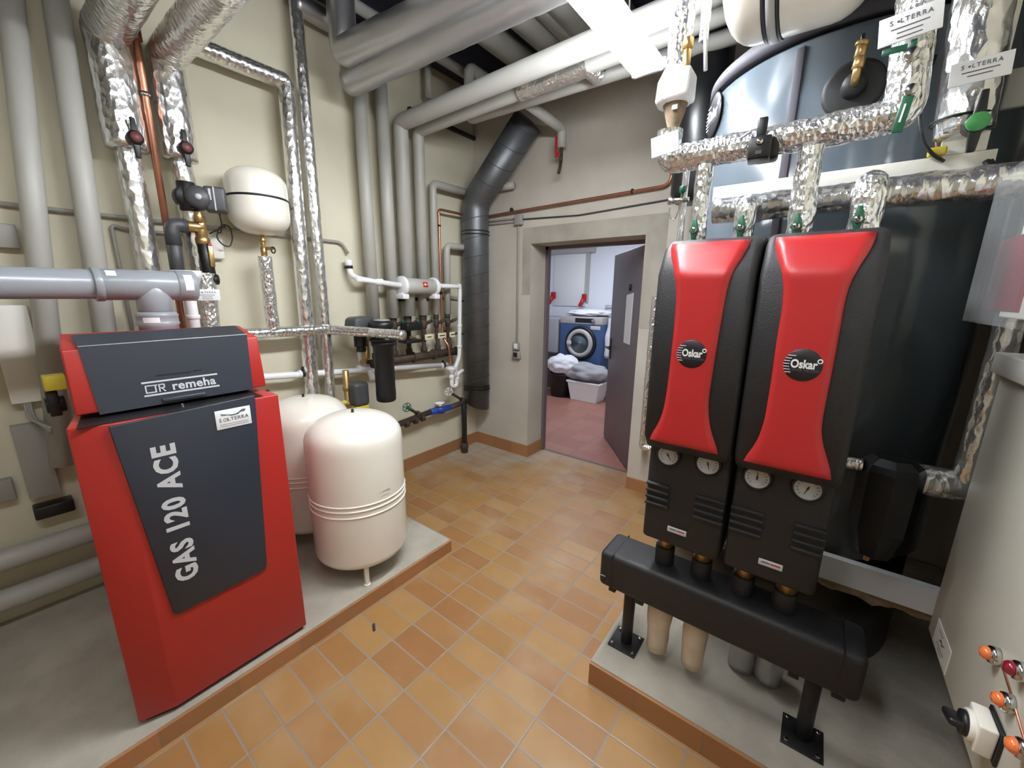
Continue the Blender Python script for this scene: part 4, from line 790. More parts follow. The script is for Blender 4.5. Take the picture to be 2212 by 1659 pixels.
for (fxp, lb) in (((1356, 1378), 0), ((1733, 1580), 1)):
    b = at(*fxp, z=.112)
    s = MB(); s.box((b.x-.06, -1.69, .105), (b.x+.06, -1.565, .112), bev=.001); pt = s.build('foot_plate', 'blackm', t)
    s = MB(); s.cyl((b.x, -1.625, .11), (b.x, -1.625, mz0-.02), .024); s.box((b.x-.05, -1.68, mz0-.02), (b.x+.05, -1.56, mz0+.005), bev=.003); s.box((b.x-.075, -1.69, mz0-.03), (b.x-.045, -1.56, mz0+.0), bev=.003); s.box((b.x+.04, -1.69, mz0-.03), (b.x+.075, -1.62, mz0+.0), bev=.003); s.build('leg', 'blackm', t)
    for dx_ in (-.045, .045):
        for dy_ in (-1.675, -1.58): MB().cyl((b.x+dx_, dy_, .111), (b.x+dx_, dy_, .118), .007).build('bolt', 'chrome', pt)
# pale sleeves below the bar
for i, (u, v_) in enumerate(((1418, 1395), (1493, 1430))):
    p = at(u, v_, y=-1.63); s = MB(); s.sweep([(p.x, -1.63, mz0+.0), (p.x, -1.63, p.z+.03), (p.x, -1.63, p.z-.005)], .05, 0, 14, .1, step=.02, seed=30+i, r1=.040); tag(s.build('pipe_sleeve', 'wood'), ['left', 'right'][i]+' of the two pale sleeves hanging under the black manifold bar', 'pipe sleeve', 'pale sleeves below the manifold')
for i, u in enumerate((1600, 1660)):
    p = at(u, 1440, y=-1.45); s = MB(); s.sweep([(p.x, -1.45, .30), (p.x, -1.45, .12)], .05, 0, 14, .1, seed=33+i); tag(s.build('foil_pipe', 'foild'), ['left', 'right'][i]+' foil pipe stub deep under the black manifold bar, shade painted into its foil', 'pipe')  # darker foil stands in for the shade under the bar

# ------------------------------------------------------------------ two pump units
YF = -1.80     # front of the upper shell
def unit(lab, x0, x1, leftpx, rightpx, badge, gauges, vents, logo, unions):
    t = thing('pump_unit', lab, 'pump unit', ((x0+x1)/2, -1.6, .70), 'pump units')
    zb0, zt0 = .715, 1.065
    s = MB(); s.box((x0+.004, -1.725, zb0), (x1-.004, -1.50, 1.30), bev=.016, seg=3); s.build('lower_shell', 'epp', t)
    # upper shell: rounded profile
    zs0, zs1 = 1.09, 1.80
    def prof(inset):
        return [(-1.50, zs0+.02), (-1.72, zs0), (YF+.035+inset, zs0+.008), (YF+inset, zs0+.05), (YF-.004+inset, 1.45), (YF+inset, zs1-.115), (YF+.05+inset, zs1-.03), (YF+.085+inset, zs1-.008), (-1.66, zs1), (-1.50, zs1)]
    b = bmesh.new(); A = [b.verts.new((x0, y, z)) for y, z in prof(0)]; B = [b.verts.new((x1, y, z)) for y, z in prof(0)]; n = len(A)
    b.faces.new(A); b.faces.new(B[::-1])
    for i in range(n): b.faces.new((A[i], B[i], B[(i+1) % n], A[(i+1) % n]))
    bmesh.ops.recalc_face_normals(b, faces=b.faces[:])
    side = [e for e in b.edges if abs(e.verts[0].co.x-e.verts[1].co.x) < 1e-6]
    bmesh.ops.bevel(b, geom=side, offset=.02, segments=4, affect='EDGES', profile=.5)
    s = MB(); s.bm(b, True); s.build('upper_shell', 'epp', t)
    # red hour-glass strip following the front of the shell
    def surf(z):
        pr_ = [(YF+.03, zs0+.004), (YF-.001, zs0+.05), (YF-.005, 1.45), (YF-.001, zs1-.115), (YF+.05, zs1-.03), (YF+.07, zs1-.016)]
        for (y0, z0), (y1, z1) in zip(pr_, pr_[1:]):
            if z <= z1: return y0+(y1-y0)*(z-z0)/(z1-z0)
        return pr_[-1][0]
    def curve(px):
        pts = []
        for (u, v_) in px:
            y = YF
            for _ in range(6): p = at(u, v_, y=y-.004); y = surf(p.z)
            pts.append((p.z, p.x))
        return sorted(pts)
    cl, cr = curve(leftpx), curve(rightpx)
    def ev(c, z):
        if z <= c[0][0]: return c[0][1]
        for (a, xa), (b_, xb_) in zip(c, c[1:]):
            if z <= b_: k_ = (z-a)/(b_-a); return xa+(xb_-xa)*k_
        return c[-1][1]
    def smooth(c, z): return sum(ev(c, z+d) for d in (-.03, -.015, 0, .015, .03))/5
    N = 44; vs = []; fs = []; zlo, zhi = max(min(c[0][0] for c in (cl, cr)), zs0+.006), zs1-.018
    for i in range(N+1):
        z = zlo+(zhi-zlo)*i/N; y = surf(z); xl, xr = smooth(cl, z), smooth(cr, z); xl = max(xl, x0+.004); xr = min(xr, x1-.004)
        for k in range(9):
            f = k/8; vs.append((xl+(xr-xl)*f, y-.004-(.004 if 0 < k < 8 else 0), z))
        vs.append((xl, y+.006, z)); vs.append((xr, y+.006, z))
    for i in range(N):
        a = i*11; b_ = a+11
        for k in range(8): fs.append((a+k, a+k+1, b_+k+1, b_+k))
        fs.append((a+9, a, b_, b_+9)); fs.append((a+8, a+10, b_+10, b_+8))
    fs.append(tuple(range(0, 9))[::-1]+(9, 10)[:0]); fs.append(tuple(N*11+k for k in range(9)))
    s = MB(); s.add(vs, fs, True); s.build('red_cover', 'redpump', t)
    p = at(*badge, y=YF-.012); oskar(t, FY(V((p.x, YF-.0105, p.z))), .045)
    for u, v_ in gauges:
        p = at(u, v_, y=-1.735); X = FY(V((p.x, -1.735, p.z)))
        s = MB(X); s.lathe([(.042, -.012), (.042, .0), (.038, .007), (.034, .008), (.033, .0)], 36, cap=False); g_ = s.build('gauge_bezel', 'black', t)
        s = MB(X); s.lathe([(0, .0), (.034, .0), (.0335, .0075), (.0315, .008), (.031, .0035), (0, .0035)], 36); s.build('gauge_face', 'silverp', g_)
        s = MB(X)
        for k in range(13):
            a = math.radians(225-270*k/12); s.box((.022, -.0006, .0035), (.028, .0006, .0042), X=X @ Matrix.Rotation(a, 4, 'Z'))
        s.prism([(-.002, .008), (.002, .008), (.0006, -.020), (-.0006, -.020)], .004, .0052, axis='z', X=X @ Matrix.Rotation(math.radians(random.choice((-20, 15, 30, 180))), 4, 'Z')); s.cyl((0, 0, .0035), (0, 0, .0062), .003); s.build('gauge_marks', 'darkink', g_)
    for (xa, xb_, z_) in vents:
        for k in range(4):
            s = MB(); zz = z_-k*.026; s.prism([(-1.722, zz), (-1.736, zz-.004), (-1.733, zz-.013), (-1.722, zz-.015)], xa, xb_, axis='x', bev=.002); s.build('vent_rib', 'epp', t)
    p = at(*logo, y=-1.727); s = MB(FY(V((p.x, -1.727, p.z)))); s.box((-.033, -.011, 0), (.033, .011, .003), bev=.0025); lg = s.build('name_tag', 'silver', t)
    s = MB(FY(V((p.x, -1.727, p.z)))); s.box((-.025, -.0005, .003), (-.002, .004, .0034)); s.build('tag_print', 'ink', lg); s = MB(FY(V((p.x, -1.727, p.z)))); s.box((-.0, -.0005, .003), (.027, .004, .0034)); s.build('tag_red_print', 'redp', lg)
    for u, v_ in unions:
        p = at(u, v_, y=-1.62); s = MB(); s.cyl((p.x, -1.62, zb0-.075), (p.x, -1.62, zb0+.02), .030, n=8); s.build('union', 'brass', t); s = MB(); s.cyl((p.x, -1.62, mz1-.02), (p.x, -1.62, zb0-.07), .036); s.build('foam_sleeve', 'epp', t)
    return t
L1p = [(1445, 547), (1456, 572), (1460.5, 604), (1461, 640), (1457, 700), (1447, 790), (1438, 862), (1428, 905), (1401, 948)]
R1p = [(1618, 538), (1600, 558), (1582, 587), (1570, 625), (1558, 693), (1543, 780), (1529, 871), (1532, 924), (1553, 982)]
L2p = [(1671, 536), (1686, 572), (1693, 601), (1691, 659), (1679, 727), (1664, 833), (1650, 915), (1631, 963), (1602, 994)]
R2p = [(1892, 524), (1867, 560), (1843, 596), (1828, 635), (1817, 700), (1804, 770), (1778, 900), (1773, 944), (1799, 1035)]
xa0, xa1 = 2.440, 2.715; xb0, xb1 = 2.722, 2.985
def vx(u, v_): return at(u, v_, y=-1.73)
v1, v2, v3, v4 = vx(1415, 1042), vx(1525, 1068), vx(1610, 1095), vx(1755, 1135)
unit('left pump unit of two, black foam shell with red hourglass cover and round badge', xa0, xa1, L1p, R1p, (1494, 765), ((1444, 983), (1530, 1002)), ((xa0+.006, xa0+.09, v1.z), (xa1-.10, xa1-.006, v1.z)), (1462, 1147), ((1437, 1187), (1516, 1214)))
unit('right pump unit of two, the larger looking one nearer the grey cabinet', xb0, xb1, L2p, R2p, (1734, 789), ((1636, 1031), (1745, 1055)), ((xb0+.006, xb0+.10, v1.z), (xb1-.085, xb1-.006, v1.z)), (1664, 1219), ((1606, 1247), (1697, 1280)))

# ------------------------------------------------------------------ foil risers with green keys and the foil header above
YP = -1.60
hz = at(1740, 305, y=YP).z
hl = at(1442, 347, y=YP); hr = at(1955, 250, y=YP)
lab = ['first', 'second', 'third', 'fourth']
tops = [hz, None, hz, None]
for i, (ub, vb, ut_, vt) in enumerate(((1503, 540, 1520, 350), (1603, 525, 1626, 440), (1720, 525, 1742, 320), (1862, 510, 1880, 400))):
    b = at(ub, vb, y=YP); tp = at(ut_, vt, y=YP if i in (0, 2) else YP+.02); r = (.026, .03, .033, .038)[i]
    pts = [(b.x, YP, 1.76), (b.x, YP, (hz-.02) if i in (0, 2) else tp.z)]
    if i in (1, 3): pts.append((b.x+.0, -1.36, tp.z+.0))
    t = pipe('foil_pipe', f'crumpled foil riser with green key valve above the pump units, {lab[i]} from the left', 'pipe', pts, r, 'foilc', fillet=.03, crink=.16, seed=40+i, step=.012, group='foil risers above the pumps')
    WORLD[t.name] = t.location.copy()
    g = at((1500, 1600, 1720, 1853)[i], (498, 492, 490, 475)[i], y=YP-r-.01)
    tk = thing('key_valve', f'small green key valve on the {lab[i]} foil riser from the left above the pumps', 'valve', g)
    s = MB(frame(g, (1, 0, 0), ZP)); s.prism([(-.006, .036), (.006, .036), (.010, .01), (.016, 0), (.010, -.01), (.005, -.034), (-.005, -.034), (-.010, -.01), (-.016, 0), (-.010, .01)], -.002, .008, axis='z', bev=.002); s.build('key', 'green', tk)
    s = MB(frame(g, (1, 0, 0), ZP)); s.cyl((0, 0, -.01), (0, 0, .012), .010, n=8); s.build('hex_nut', 'chrome', tk); s = MB(frame(g, (1, 0, 0), ZP)); s.torus(.004, .0012, Matrix.Translation((0, 0, .012)), 12, 5); s.add([(.001, 0, .0125), (-.001, 0, .0125), (0, .001, .0135)], [(0, 1, 2)], False); s.v = [frame(g, (1, 0, 0), ZP) @ v if v.length < .5 else v for v in s.v]; s.build('nut_socket', 'darkink', tk)
v1_ = at(1966, 110, y=YP)
s = MB(); s.sweep([(hl.x, YP, hl.z+.09), (hl.x, YP, hl.z), (hr.x, YP, hr.z), (v1_.x, YP, v1_.z), (v1_.x-.01, YP, 2.6)], .042, .035, 16, .14, step=.012, seed=50); tag(s.build('foil_pipe', 'foilc'), 'crumpled foil header above the pump units turning up at the right', 'pipe')
WORLD['x'] = V()
# servo in the header
p = at(1642, 312, y=YP-.03); t = thing('valve_servo', 'black servo motor with upright knob on the foil header', 'servo', p)
s = MB(frame(p, (1, .1, 0), ZP)); s.box((-.028, -.05, -.02), (.03, .012, .045), bev=.006); s.box((-.01, -.045, -.05), (.05, .02, .015), bev=.01); s.box((-.012, .0, .02), (.014, .062, .038), bev=.005); s.build('servo_case', 'black', t)
s = MB(frame(p, (1, .1, 0), ZP)); s.lathe([(0, .046), (.010, .046), (.008, .05), (0, .051)], 16, s.X @ Matrix.Translation((-.0, -.005, 0))); s.box((-.008, -.038, .045), (.008, -.028, .0465)); s.build('silver_screw', 'chrome', t)
s = MB(); a, b = at(1598, 300, y=YP-.05), at(1622, 284, y=YP-.05); s.cyl(a, b, .004); s.build('lever', 'silver', t)
# left column: ball valve blob, brown cone, label
xl_ = hl.x
p1, p2 = at(1462, 175, y=YP), at(1457, 230, y=YP)
pipe('foil_pipe', 'bright foil covered upright pipe right beside the ceiling lamp', 'pipe', [(p1.x, YP, CZ), (p1.x, YP, 2.30)], .036, 'foilc', crink=.15, seed=52, step=.012)
t = thing('air_separator', 'bulky foil wrapped body with brown cone on the upright pipe beside the lamp', 'fitting', (p2.x, YP, p2.z-.1))
s = MB(Matrix.Translation(at(1458, 192, y=YP))); s.lathe([(0, -.05), (.052, -.048), (.060, -.03), (.056, .02), (.036, .06), (0, .065)], 24, s.X); s.box((-.02, -.06, -.05), (.062, .03, .035), bev=.012); s.build('body', 'white', t)
c_ = at(1457, 250, y=YP); s = MB(Matrix.Translation(c_)); s.lathe([(.0, -.05), (.014, -.05), (.024, -.02), (.046, .055), (0, .055)], 20); s.build('cone', 'cardb', t)
s = MB(FY(c_+V((.01, -.036, .012)))); s.box((-.009, -.007, -.002), (.009, .007, .002)); s.build('tag', 'silver', t)
c_ = at(1483, 130, y=YP-.02); s = MB(); s.cyl(c_-V((0, 0, .05)), c_+V((0, 0, .04)), .013, n=8); s.cyl(c_+V((0, 0, .03)), c_+V((0, 0, .06)), .017, n=6); s.build('brass_nipple', 'brass', t)
pipe('foil_pipe', 'narrow white upright tube right of the bright foil pipe near the lamp', 'pipe', [V((at(1524, 20, y=YP).x, YP, CZ)), at(1524, 20, y=YP), at(1524, 152, y=YP)], .006, 'white')
pipe('foil_pipe', 'short bright foil lagged tube between lamp pipe and the white horizontal vessel', 'pipe', [V((at(1516, 20, y=YP+.05).x, YP+.04, CZ)), at(1520, 90, y=YP+.04)], .014, 'foilc', crink=.15, seed=53, step=.01)
p = at(1436, 312, y=YP-.06); t = plate('name_plate', 'blank bright white plate at the left end of the foil header', p, .088, .062, frame(p, (1, .0, .12), (-.12, 0, 1)), .012, big=0, parent_lines=0)
for ch in list(t.children):
    if ch.name.startswith(('lettering', 'fine')): bpy.data.objects.remove(ch)
# right riser fittings: plates, green levers
p = at(1966, 52, y=YP-.06); plate('name_plate', 'white plate with grey letters high on the foil riser with green levers', p, .112, .062, frame(p, (1, 0, .10), (-.10, 0, 1)), .0145, parent_lines=3)
p = at(1938, 108, y=YP-.05); t = thing('ball_valve', 'ball valve with short green horizontal lever on the right foil riser', 'valve', p)
s = MB(); s.box((p.x-.028, p.y-.004, p.z-.006), (p.x+.018, p.y+.004, p.z+.008), bev=.002); s.box((p.x+.022, p.y-.004, p.z-.008), (p.x+.034, p.y+.004, p.z+.014), bev=.002); s.build('lever', 'green', t); s = MB(); s.cyl((p.x+.028, p.y+.03, p.z-.016), (p.x+.028, p.y-.006, p.z-.016), .014, n=10); s.build('stem', 'chrome', t)
p = at(1950, 245, y=YP-.055); t = thing('ball_valve', 'ball valve with long green hanging lever on the foil elbow', 'valve', p)
s = MB(frame(p, (1, 0, -.12), (.12, 0, 1))); s.box((-.011, -.042, -.003), (.011, .038, .003), bev=.002); s.build('lever', 'green', t); s = MB(frame(p, (1, 0, -.12), (.12, 0, 1))); s.box((-.003, -.02, .003), (.001, .02, .0036)); s.build('lever_mark', 'whiteink', t)
s = MB(); s.cyl((p.x+.006, p.y+.03, p.z+.05), (p.x+.006, p.y-.006, p.z+.05), .013, n=8); s.build('stem', 'chrome', t)

# white sheet-metal angle: channel behind the risers and upright board at the right
YW = -1.335
a0, a1 = at(1560, 402, y=YW), at(2120, 352, y=YW); zt_, zb_ = at(1850, 378, y=YW).z+.022, at(1850, 378, y=YW).z-.03
s = MB(); s.box((a0.x-.03, YW, zb_), (3.2, YW+.03, zt_), bev=.002); tag(s.build('sheet_channel', 'whitem'), 'white sheet metal channel running behind the foil risers', 'channel')
w0 = at(2060, 200, y=YW); w1 = at(2150, 200, y=YW); s = MB(); s.box((w0.x, YW+.0, zt_+.001), (w1.x+.01, YW+.02, 2.9), bev=.002); tag(s.build('backing_board', 'whitem'), 'upright white board behind the big foil pipe with the green knob', 'board')
# thick foil pipe behind channel
bz_ = at(1900, 425, y=-1.36).z
s = MB(); s.sweep([(at(1550, 440, y=-1.36).x, -1.40, bz_-.0), (3.35, -1.40, bz_)], .045, 0, 18, .09, seed=60, step=.015); tag(s.build('foil_pipe', 'foil'), 'thick foil pipe running level right behind the pump risers', 'pipe')
# vertical foil pipe with green knob
vx0 = at(2075, 200, y=-1.42).x; vx1 = at(2130, 0, y=-1.42)
s = MB(); s.sweep([(vx1.x-.035, -1.42, 2.9), (at(2088, 250, y=-1.42).x, -1.42, zt_+.03)], .058, 0, 20, .07, seed=61, step=.015); tag(s.build('foil_pipe', 'foil'), 'big upright foil pipe with green capped knob at the upper right', 'pipe')
p = at(2110, 266, y=-1.50); t = thing('isolating_knob', 'black valve knob with bright green cap at the upper right', 'valve', p)
s = MB(FY(p)); s.lathe([(0, .012), (.022, .012), (.024, -.03), (0, -.03)], 24); s.prism([(-.014, 0), (-.006, .075), (.008, .075), (.014, 0), (.008, -.068), (-.008, -.068)], -.006, .008, axis='z', bev=.003); s.build('handle', 'black', t)
s = MB(FY(p)); s.lathe([(0, .016), (.021, .016), (.0225, .012), (0, .012)], 24); s.build('cap', 'brightgreen', t)
s = MB(); c_ = V((p.x-.02, -1.42, p.z+.035)); s.torus(.060, .003, Matrix.Translation(c_), 28, 6); tag(s.build('cable_tie', 'black'), 'black cable tie around the big foil pipe behind the green knob', 'cable tie')
p = at(2118, 150, y=-1.50); plate('name_plate', 'grey lettered plate on the big upright foil pipe above the green knob', p, .108, .054, frame(p, (1, 0, .04), (-.04, 0, 1)), .0135, parent_lines=2)
# cable loop
s = MB(); s.sweep([at(2020, 120, y=-1.33), at(1990, 200, y=-1.36), at(1985, 265, y=-1.38), at(1995, 310, y=-1.38), at(2015, 335, y=-1.37), at(2038, 348, y=-1.345)], .005, .06, 8); tag(s.build('black_cable', 'black'), 'black cable loop dropping to a hole in the white channel', 'cable')
s = MB(); s.sweep([at(2040, 130, y=-1.30), at(2022, 250, y=-1.33), at(2022, 320, y=-1.345), at(2034, 344, y=-1.345)], .0028, .05, 6); tag(s.build('copper_capillary', 'copper'), 'thin copper capillary beside the black cable loop', 'cable')
s = MB(); p = at(2024, 328, y=-1.35); s.box((p.x-.02, -1.36, p.z-.012), (p.x+.02, -1.34, p.z+.012), bev=.005); tag(s.build('foam_plug', 'yellow'), 'yellowish foam lump on the white channel beside the cable hole', 'foam')
for i in range(2): s = MB(); s.sweep([at(2130+i*8, 348, y=-1.36), at(2150+i*10, 378, y=-1.38), at(2212+i*6, 400, y=-1.40)], .008, .05, 8); tag(s.build('hose', 'rubber'), ['upper', 'lower'][i]+' dark hose curving away right of the white channel', 'hose', 'dark hoses at the channel')

# horizontal expansion vessel at the top
Yv = -1.50; el, er, eb = at(1567, 0, y=Yv), at(1835, 0, y=Yv), at(1660, 78, y=Yv-.03)
zc_ = eb.z+.20; rv = .195
t = thing('expansion_vessel', 'white lying expansion vessel with black band at the top edge of the view', 'expansion vessel', ((el.x+er.x)/2, Yv, eb.z))
Lh = .40; X = zframe(V((el.x+.005, Yv-.03, zc_)), (1, 0, -.02))
pr_ = [(0, 0)]+[(rv*math.sin(a*PI/16)**.7, .10*(1-math.cos(a*PI/16))) for a in range(1, 9)]+[(rv, Lh-.11)]+[(rv*math.cos(a*PI/16)**.75 if a < 8 else 0, Lh-.11+.11*math.sin(a*PI/16)) for a in range(1, 9)]
MB(X).lathe(pr_, 48).build('shell', 'cream', t)
zb_ = (at(1655, 60, y=Yv-.06)-V((el.x, Yv, zc_))).x
MB(X).lathe([(rv, zb_-.013), (rv+.004, zb_-.012), (rv+.004, zb_-.002), (rv, zb_)], 48).build('black_band', 'darkink', t)
MB(X).lathe([(rv, zb_), (rv+.008, zb_+.001), (rv+.008, zb_+.022), (rv, zb_+.024)], 48).build('clamp_band', 'silverp', t)
MB(X).lathe([(rv, zb_+.024), (rv+.004, zb_+.025), (rv+.004, zb_+.032), (rv, zb_+.034)], 48).build('band_edge', 'darkink', t)

# shaft with drain cock at the far left of the pump units
s = MB(); a, b = at(1482, 380, y=-1.45), at(1467, 535, y=-1.45); s.sweep([(a.x, -1.45, 2.12), (a.x, -1.45, 1.02)], .012, 0, 10, .05, seed=63); s.cyl((a.x, -1.45, 1.6), (a.x, -1.45, 1.56), .017); tag(s.build('foil_pipe', 'foil'), 'slim foil tube running down left of the left pump unit', 'pipe')
p = at(1476, 432, y=-1.46); t = thing('drain_cock', 'chrome drain cock with green knob and ball chain left of the foil risers', 'tap', p)
s = MB(); s.cyl(p+V((.02, 0, 0)), p-V((.05, .0, 0)), .009); s.cyl(p-V((.03, 0, 0)), p-V((.055, 0, 0)), .012, n=6); s.build('cock_body', 'chrome', t)
s = MB(); q = at(1475, 410, y=-1.46); s.cyl(q-V((0, 0, .008)), q+V((0, 0, .012)), .012, n=10); s.cyl(q-V((0, 0, .03)), q, .004); s.build('green_knob', 'green', t)
s = MB(); pts = [at(1468, 434, y=-1.46), at(1466, 455, y=-1.46), at(1458, 474, y=-1.46), at(1450, 474, y=-1.46), at(1446, 460, y=-1.46), at(1447, 446, y=-1.46)]; s.sweep(pts, .0022, .01, 6, .5, step=.003, freq=300); s.build('ball_chain', 'chrome', t)
# white foil strip pipe beside the doorway, reaching low
s = MB(); a = at(1402, 680, y=-.12); b = at(1386, 965, y=-.12); s.sweep([(b.x+.11, -.12, b.z+.01), (b.x+.005, -.12, b.z), (b.x+.005, -.12, at(1404, 640, y=-.12).z)], .026, .02, 14, .1, seed=64); tag(s.build('foil_pipe', 'foilc'), 'foil wrapped pipe at the wall between doorway and left pump unit', 'pipe')

# bucket shaped separator and low foil pipes right of the pump units
BC = V((3.125, -1.43, 0)); z1_, z0_ = at(1912, 1000, y=-1.44).z, at(1900, 1200, y=-1.44).z
t = thing('dirt_separator', 'black insulated bucket-shaped separator right of the pump units', 'separator', (BC.x, BC.y, z0_))
s = MB(Matrix.Translation(BC)); s.lathe([(0, z0_), (.05, z0_), (.078, z0_+.10), (.082, z1_-.04), (.082, z1_-.02), (.075, z1_), (.05, z1_+.02), (0, z1_+.02)], 8, sm=False); s.build('insulation_body', 'blackjacket', t)
s = MB(Matrix.Translation(BC)); s.box((-.05, -.004, z1_+.018), (.05, .004, z1_+.024)); s.build('top_seam', 'black', t)
s = MB(); s.cyl(BC+V((-.01, 0, z0_-.035)), BC+V((-.01, 0, z0_)), .008); s.build('brass_drain', 'brass', t)
g0 = at(1995, 1040, y=-1.40); g1 = at(2105, 1062, y=-1.40)
s = MB(); s.sweep([(3.15, -1.38, g0.z), (3.42, -1.36, g0.z-.0)], .048, 0, 18, .08, seed=65); tag(s.build('foil_pipe', 'foil'), 'low level foil pipe between the black separator and the grey cabinet', 'pipe')
u0, u1 = at(2112, 950, y=-1.38), at(2163, 735, y=-1.38)
s = MB(); s.sweep([(u0.x, -1.38, g0.z), (u0.x, -1.38, 1.86)], .032, 0, 18, .08, seed=66); tag(s.build('foil_pipe', 'foil'), 'upright foil pipe close behind the left edge of the grey cabinet', 'pipe')
p = at(1838, 1010, y=-1.5); s = MB(); s.cyl((p.x-.06, -1.46, p.z), (p.x+.03, -1.45, p.z), .02); tag(s.build('foil_elbow', 'foilc'), 'short foil stub joining the right pump unit to the black separator', 'pipe')

# ------------------------------------------------------------------ grey control cabinet, its lamps and switch, and the clear-lidded box above
CX = 3.28
far = at(2018, 1340, x=CX).y; zb_ = at(2013, 1385, x=CX).z; ztc = at(2165, 812, x=CX).z
fy = (at(2018, 1300, x=CX).y+at(2168, 800, x=CX).y)/2
t = thing('control_cabinet', 'pale grey steel control cabinet at the right edge of the view', 'cabinet', (3.45, -2.2, zb_))
s = MB(); s.box((CX, fy-1.0, zb_), (3.62, fy, ztc), bev=.004); s.build('cabinet_body', 'cab', t)
a, b = at(2167, 770, x=CX-.02), at(2160, 812, x=CX-.02); s = MB(); s.box((CX-.02, fy-1.0, b.z), (3.62, fy+.005, a.z+.005), bev=.003); s.build('top_cover', 'whitem', t)
st = [at(u, v_, x=CX-.001) for u, v_ in ((2028, 1347), (2058, 1402), (2042, 1449), (2012, 1384))]
s = MB(); ys = [p.y for p in st]; zs = [p.z for p in st]; y0, y1 = sum(sorted(ys)[:2])/2, sum(sorted(ys)[2:])/2; z0, z1 = sum(sorted(zs)[:2])/2, sum(sorted(zs)[2:])/2
s.box((CX-.002, y0, z0), (CX, y1, z1)); sk = s.build('sticker', 'whitem', t)
s = MB(); yc_, zc2 = (y0+y1)/2, (z0+z1)/2; Xc = FXN(V((CX-.002, yc_, zc2))); s.prism([(-.03, -.004), (-.005, .012), (.004, .006), (.03, .014), (.004, -.002), (-.004, .004)], 0, .0006, axis='z', X=Xc); s.box((-.035, -.016, 0), (.035, -.014, .0006), X=Xc); s.box((-.02, -.026, 0), (.02, -.024, .0006), X=Xc); s.box((-.04, .022, 0), (.0, .024, .0006), X=Xc); s.build('sticker_print', 'ink', sk)
for nm, u, v_, cap, lb in (('lamp', 2158, 1420, 'orange', 0), ('lamp', 2188, 1523, 'orange', 0), ('lamp', 2222, 1625, 'orange', 0), ('lamp', 2215, 1455, 'winered', 0)):
    p = at(u, v_, x=CX); X = zframe(p, XN)
    s = MB(X); s.lathe([(0, 0), (.019, 0), (.019, .008), (.017, .015), (0, .015)], 24); b_ = s.build('lamp_ring', 'chrome', t)
    s = MB(X); s.lathe([(.013, .014), (.014, .017), (.013, .022), (.009, .027), (0, .029)], 20); s.build('lamp_cap', cap, b_)
s = MB(); s.sweep([at(2166, 1440, x=CX-.001), at(2187, 1505, x=CX-.001), at(2225, 1640, x=CX-.001)], .0028, 0, 6); s.build('orange_line', 'copper', t)
p = at(2150, 1590, x=CX); X = zframe(p, XN, (0, 0, 1)); s = MB(X); s.box((-.04, -.04, 0), (.04, .04, .006), bev=.002); b_ = s.build('switch_plate', 'black', t)
s = MB(X); s.box((-.034, -.034, .006), (.034, .034, .034), bev=.004); s.cyl((0, 0, .03), (0, 0, .042), .031); s.build('switch_housing', 'cream', b_)
s = MB(X); s.lathe([(0, .041), (.026, .041), (.024, .05), (0, .052)], 24); s.box((-.028, -.008, .048), (.028, .008, .072), bev=.005, X=X @ Matrix.Rotation(.3, 4, 'Z')); s.build('rotary_knob', 'black', b_)
# clear lidded distribution box
BXx = 3.17
y0 = at(2112, 560, x=BXx).y; zt2 = at(2130, 402, x=BXx).z; zb2 = at(2076, 692, x=BXx).z
t = thing('distribution_box', 'small distribution box with clear lid above the grey cabinet', 'box', (3.25, y0-.2, zb2))
s = MB(); s.box((BXx+.05, y0-.34, zb2+.012), (3.40, y0-.045, zt2-.012), bev=.004); s.build('box_body', 'whitem', t)
b = bmesh.new(); 
s = MB(); s.box((BXx, y0-.36, zb2), (BXx+.004, y0, zt2)); s.box((BXx, y0-.004, zb2), (BXx+.12, y0, zt2)); s.box((BXx, y0-.36, zb2), (BXx+.12, y0, zb2+.004)); s.box((BXx, y0-.36, zt2-.004), (BXx+.12, y0, zt2)); s.box((BXx+.03, y0-.001, zb2+.05), (BXx+.035, y0+.004, zt2-.05)); s.build('clear_lid', 'clear', t)
s = MB(); s.box((BXx+.10, y0-.012, zb2+.05), (BXx+.105, y0+.012, zt2-.06), bev=.002); s.build('hinge_strip', 'white', t)
qa, qb = at(2165, 520, x=BXx+.05), at(2155, 672, x=BXx+.05); s = MB(); s.box((BXx+.048, qa.y-.25, qb.z), (BXx+.056, qa.y, qa.z), bev=.002); s.build('painted_red_reflection', 'winered', t)  # red plate paints in the pump cover's reflection on the lid
s = MB(); s.box((3.36, y0-.30, ztc), (3.62, y0-.02, zt2)); tag(s.build('mounting_post', 'whitem'), 'pale sheet metal post carrying the clear-lidded box on top of the cabinet', 'post')

# ------------------------------------------------------------------ fluorescent fittings
def fitting(name, label, x, y0, y1, z, dx=.062, tm='tube'):
    t = thing(name, label, 'lamp', (x, (y0+y1)/2, z))
    s = MB(); s.prism([(x-.025, z+.05), (x-.05, z+.02), (x-.05, z+.008), (x+.05, z+.008), (x+.05, z+.02), (x+.025, z+.05)], y0, y1, axis='y'); s.build('tray', 'fitting', t)
    for sx in (-dx, dx): s = MB(); s.cyl((x+sx, y0+.02, z-.012), (x+sx, y1-.02, z-.012), .019); s.build('lamp_tube', tm, t); 
    for yy in (y0, y1-.03):
        s = MB(); s.box((x-.085, yy, z-.03), (x+.085, yy+.03, z+.02), bev=.006); s.build('end_holder', 'fitting', t)
    for yy in (y0+.3, y1-.3): s = MB(); s.cyl((x, yy, z+.05), (x, yy, CZ), .004, n=8); s.build('hanger', 'chrome', t)
le = at(1405, 148, z=2.72)
fitting('ceiling_lamp', 'glaring twin tube fluorescent lamp under the overhead pipes', le.x, le.y-1.5, le.y, 2.72)
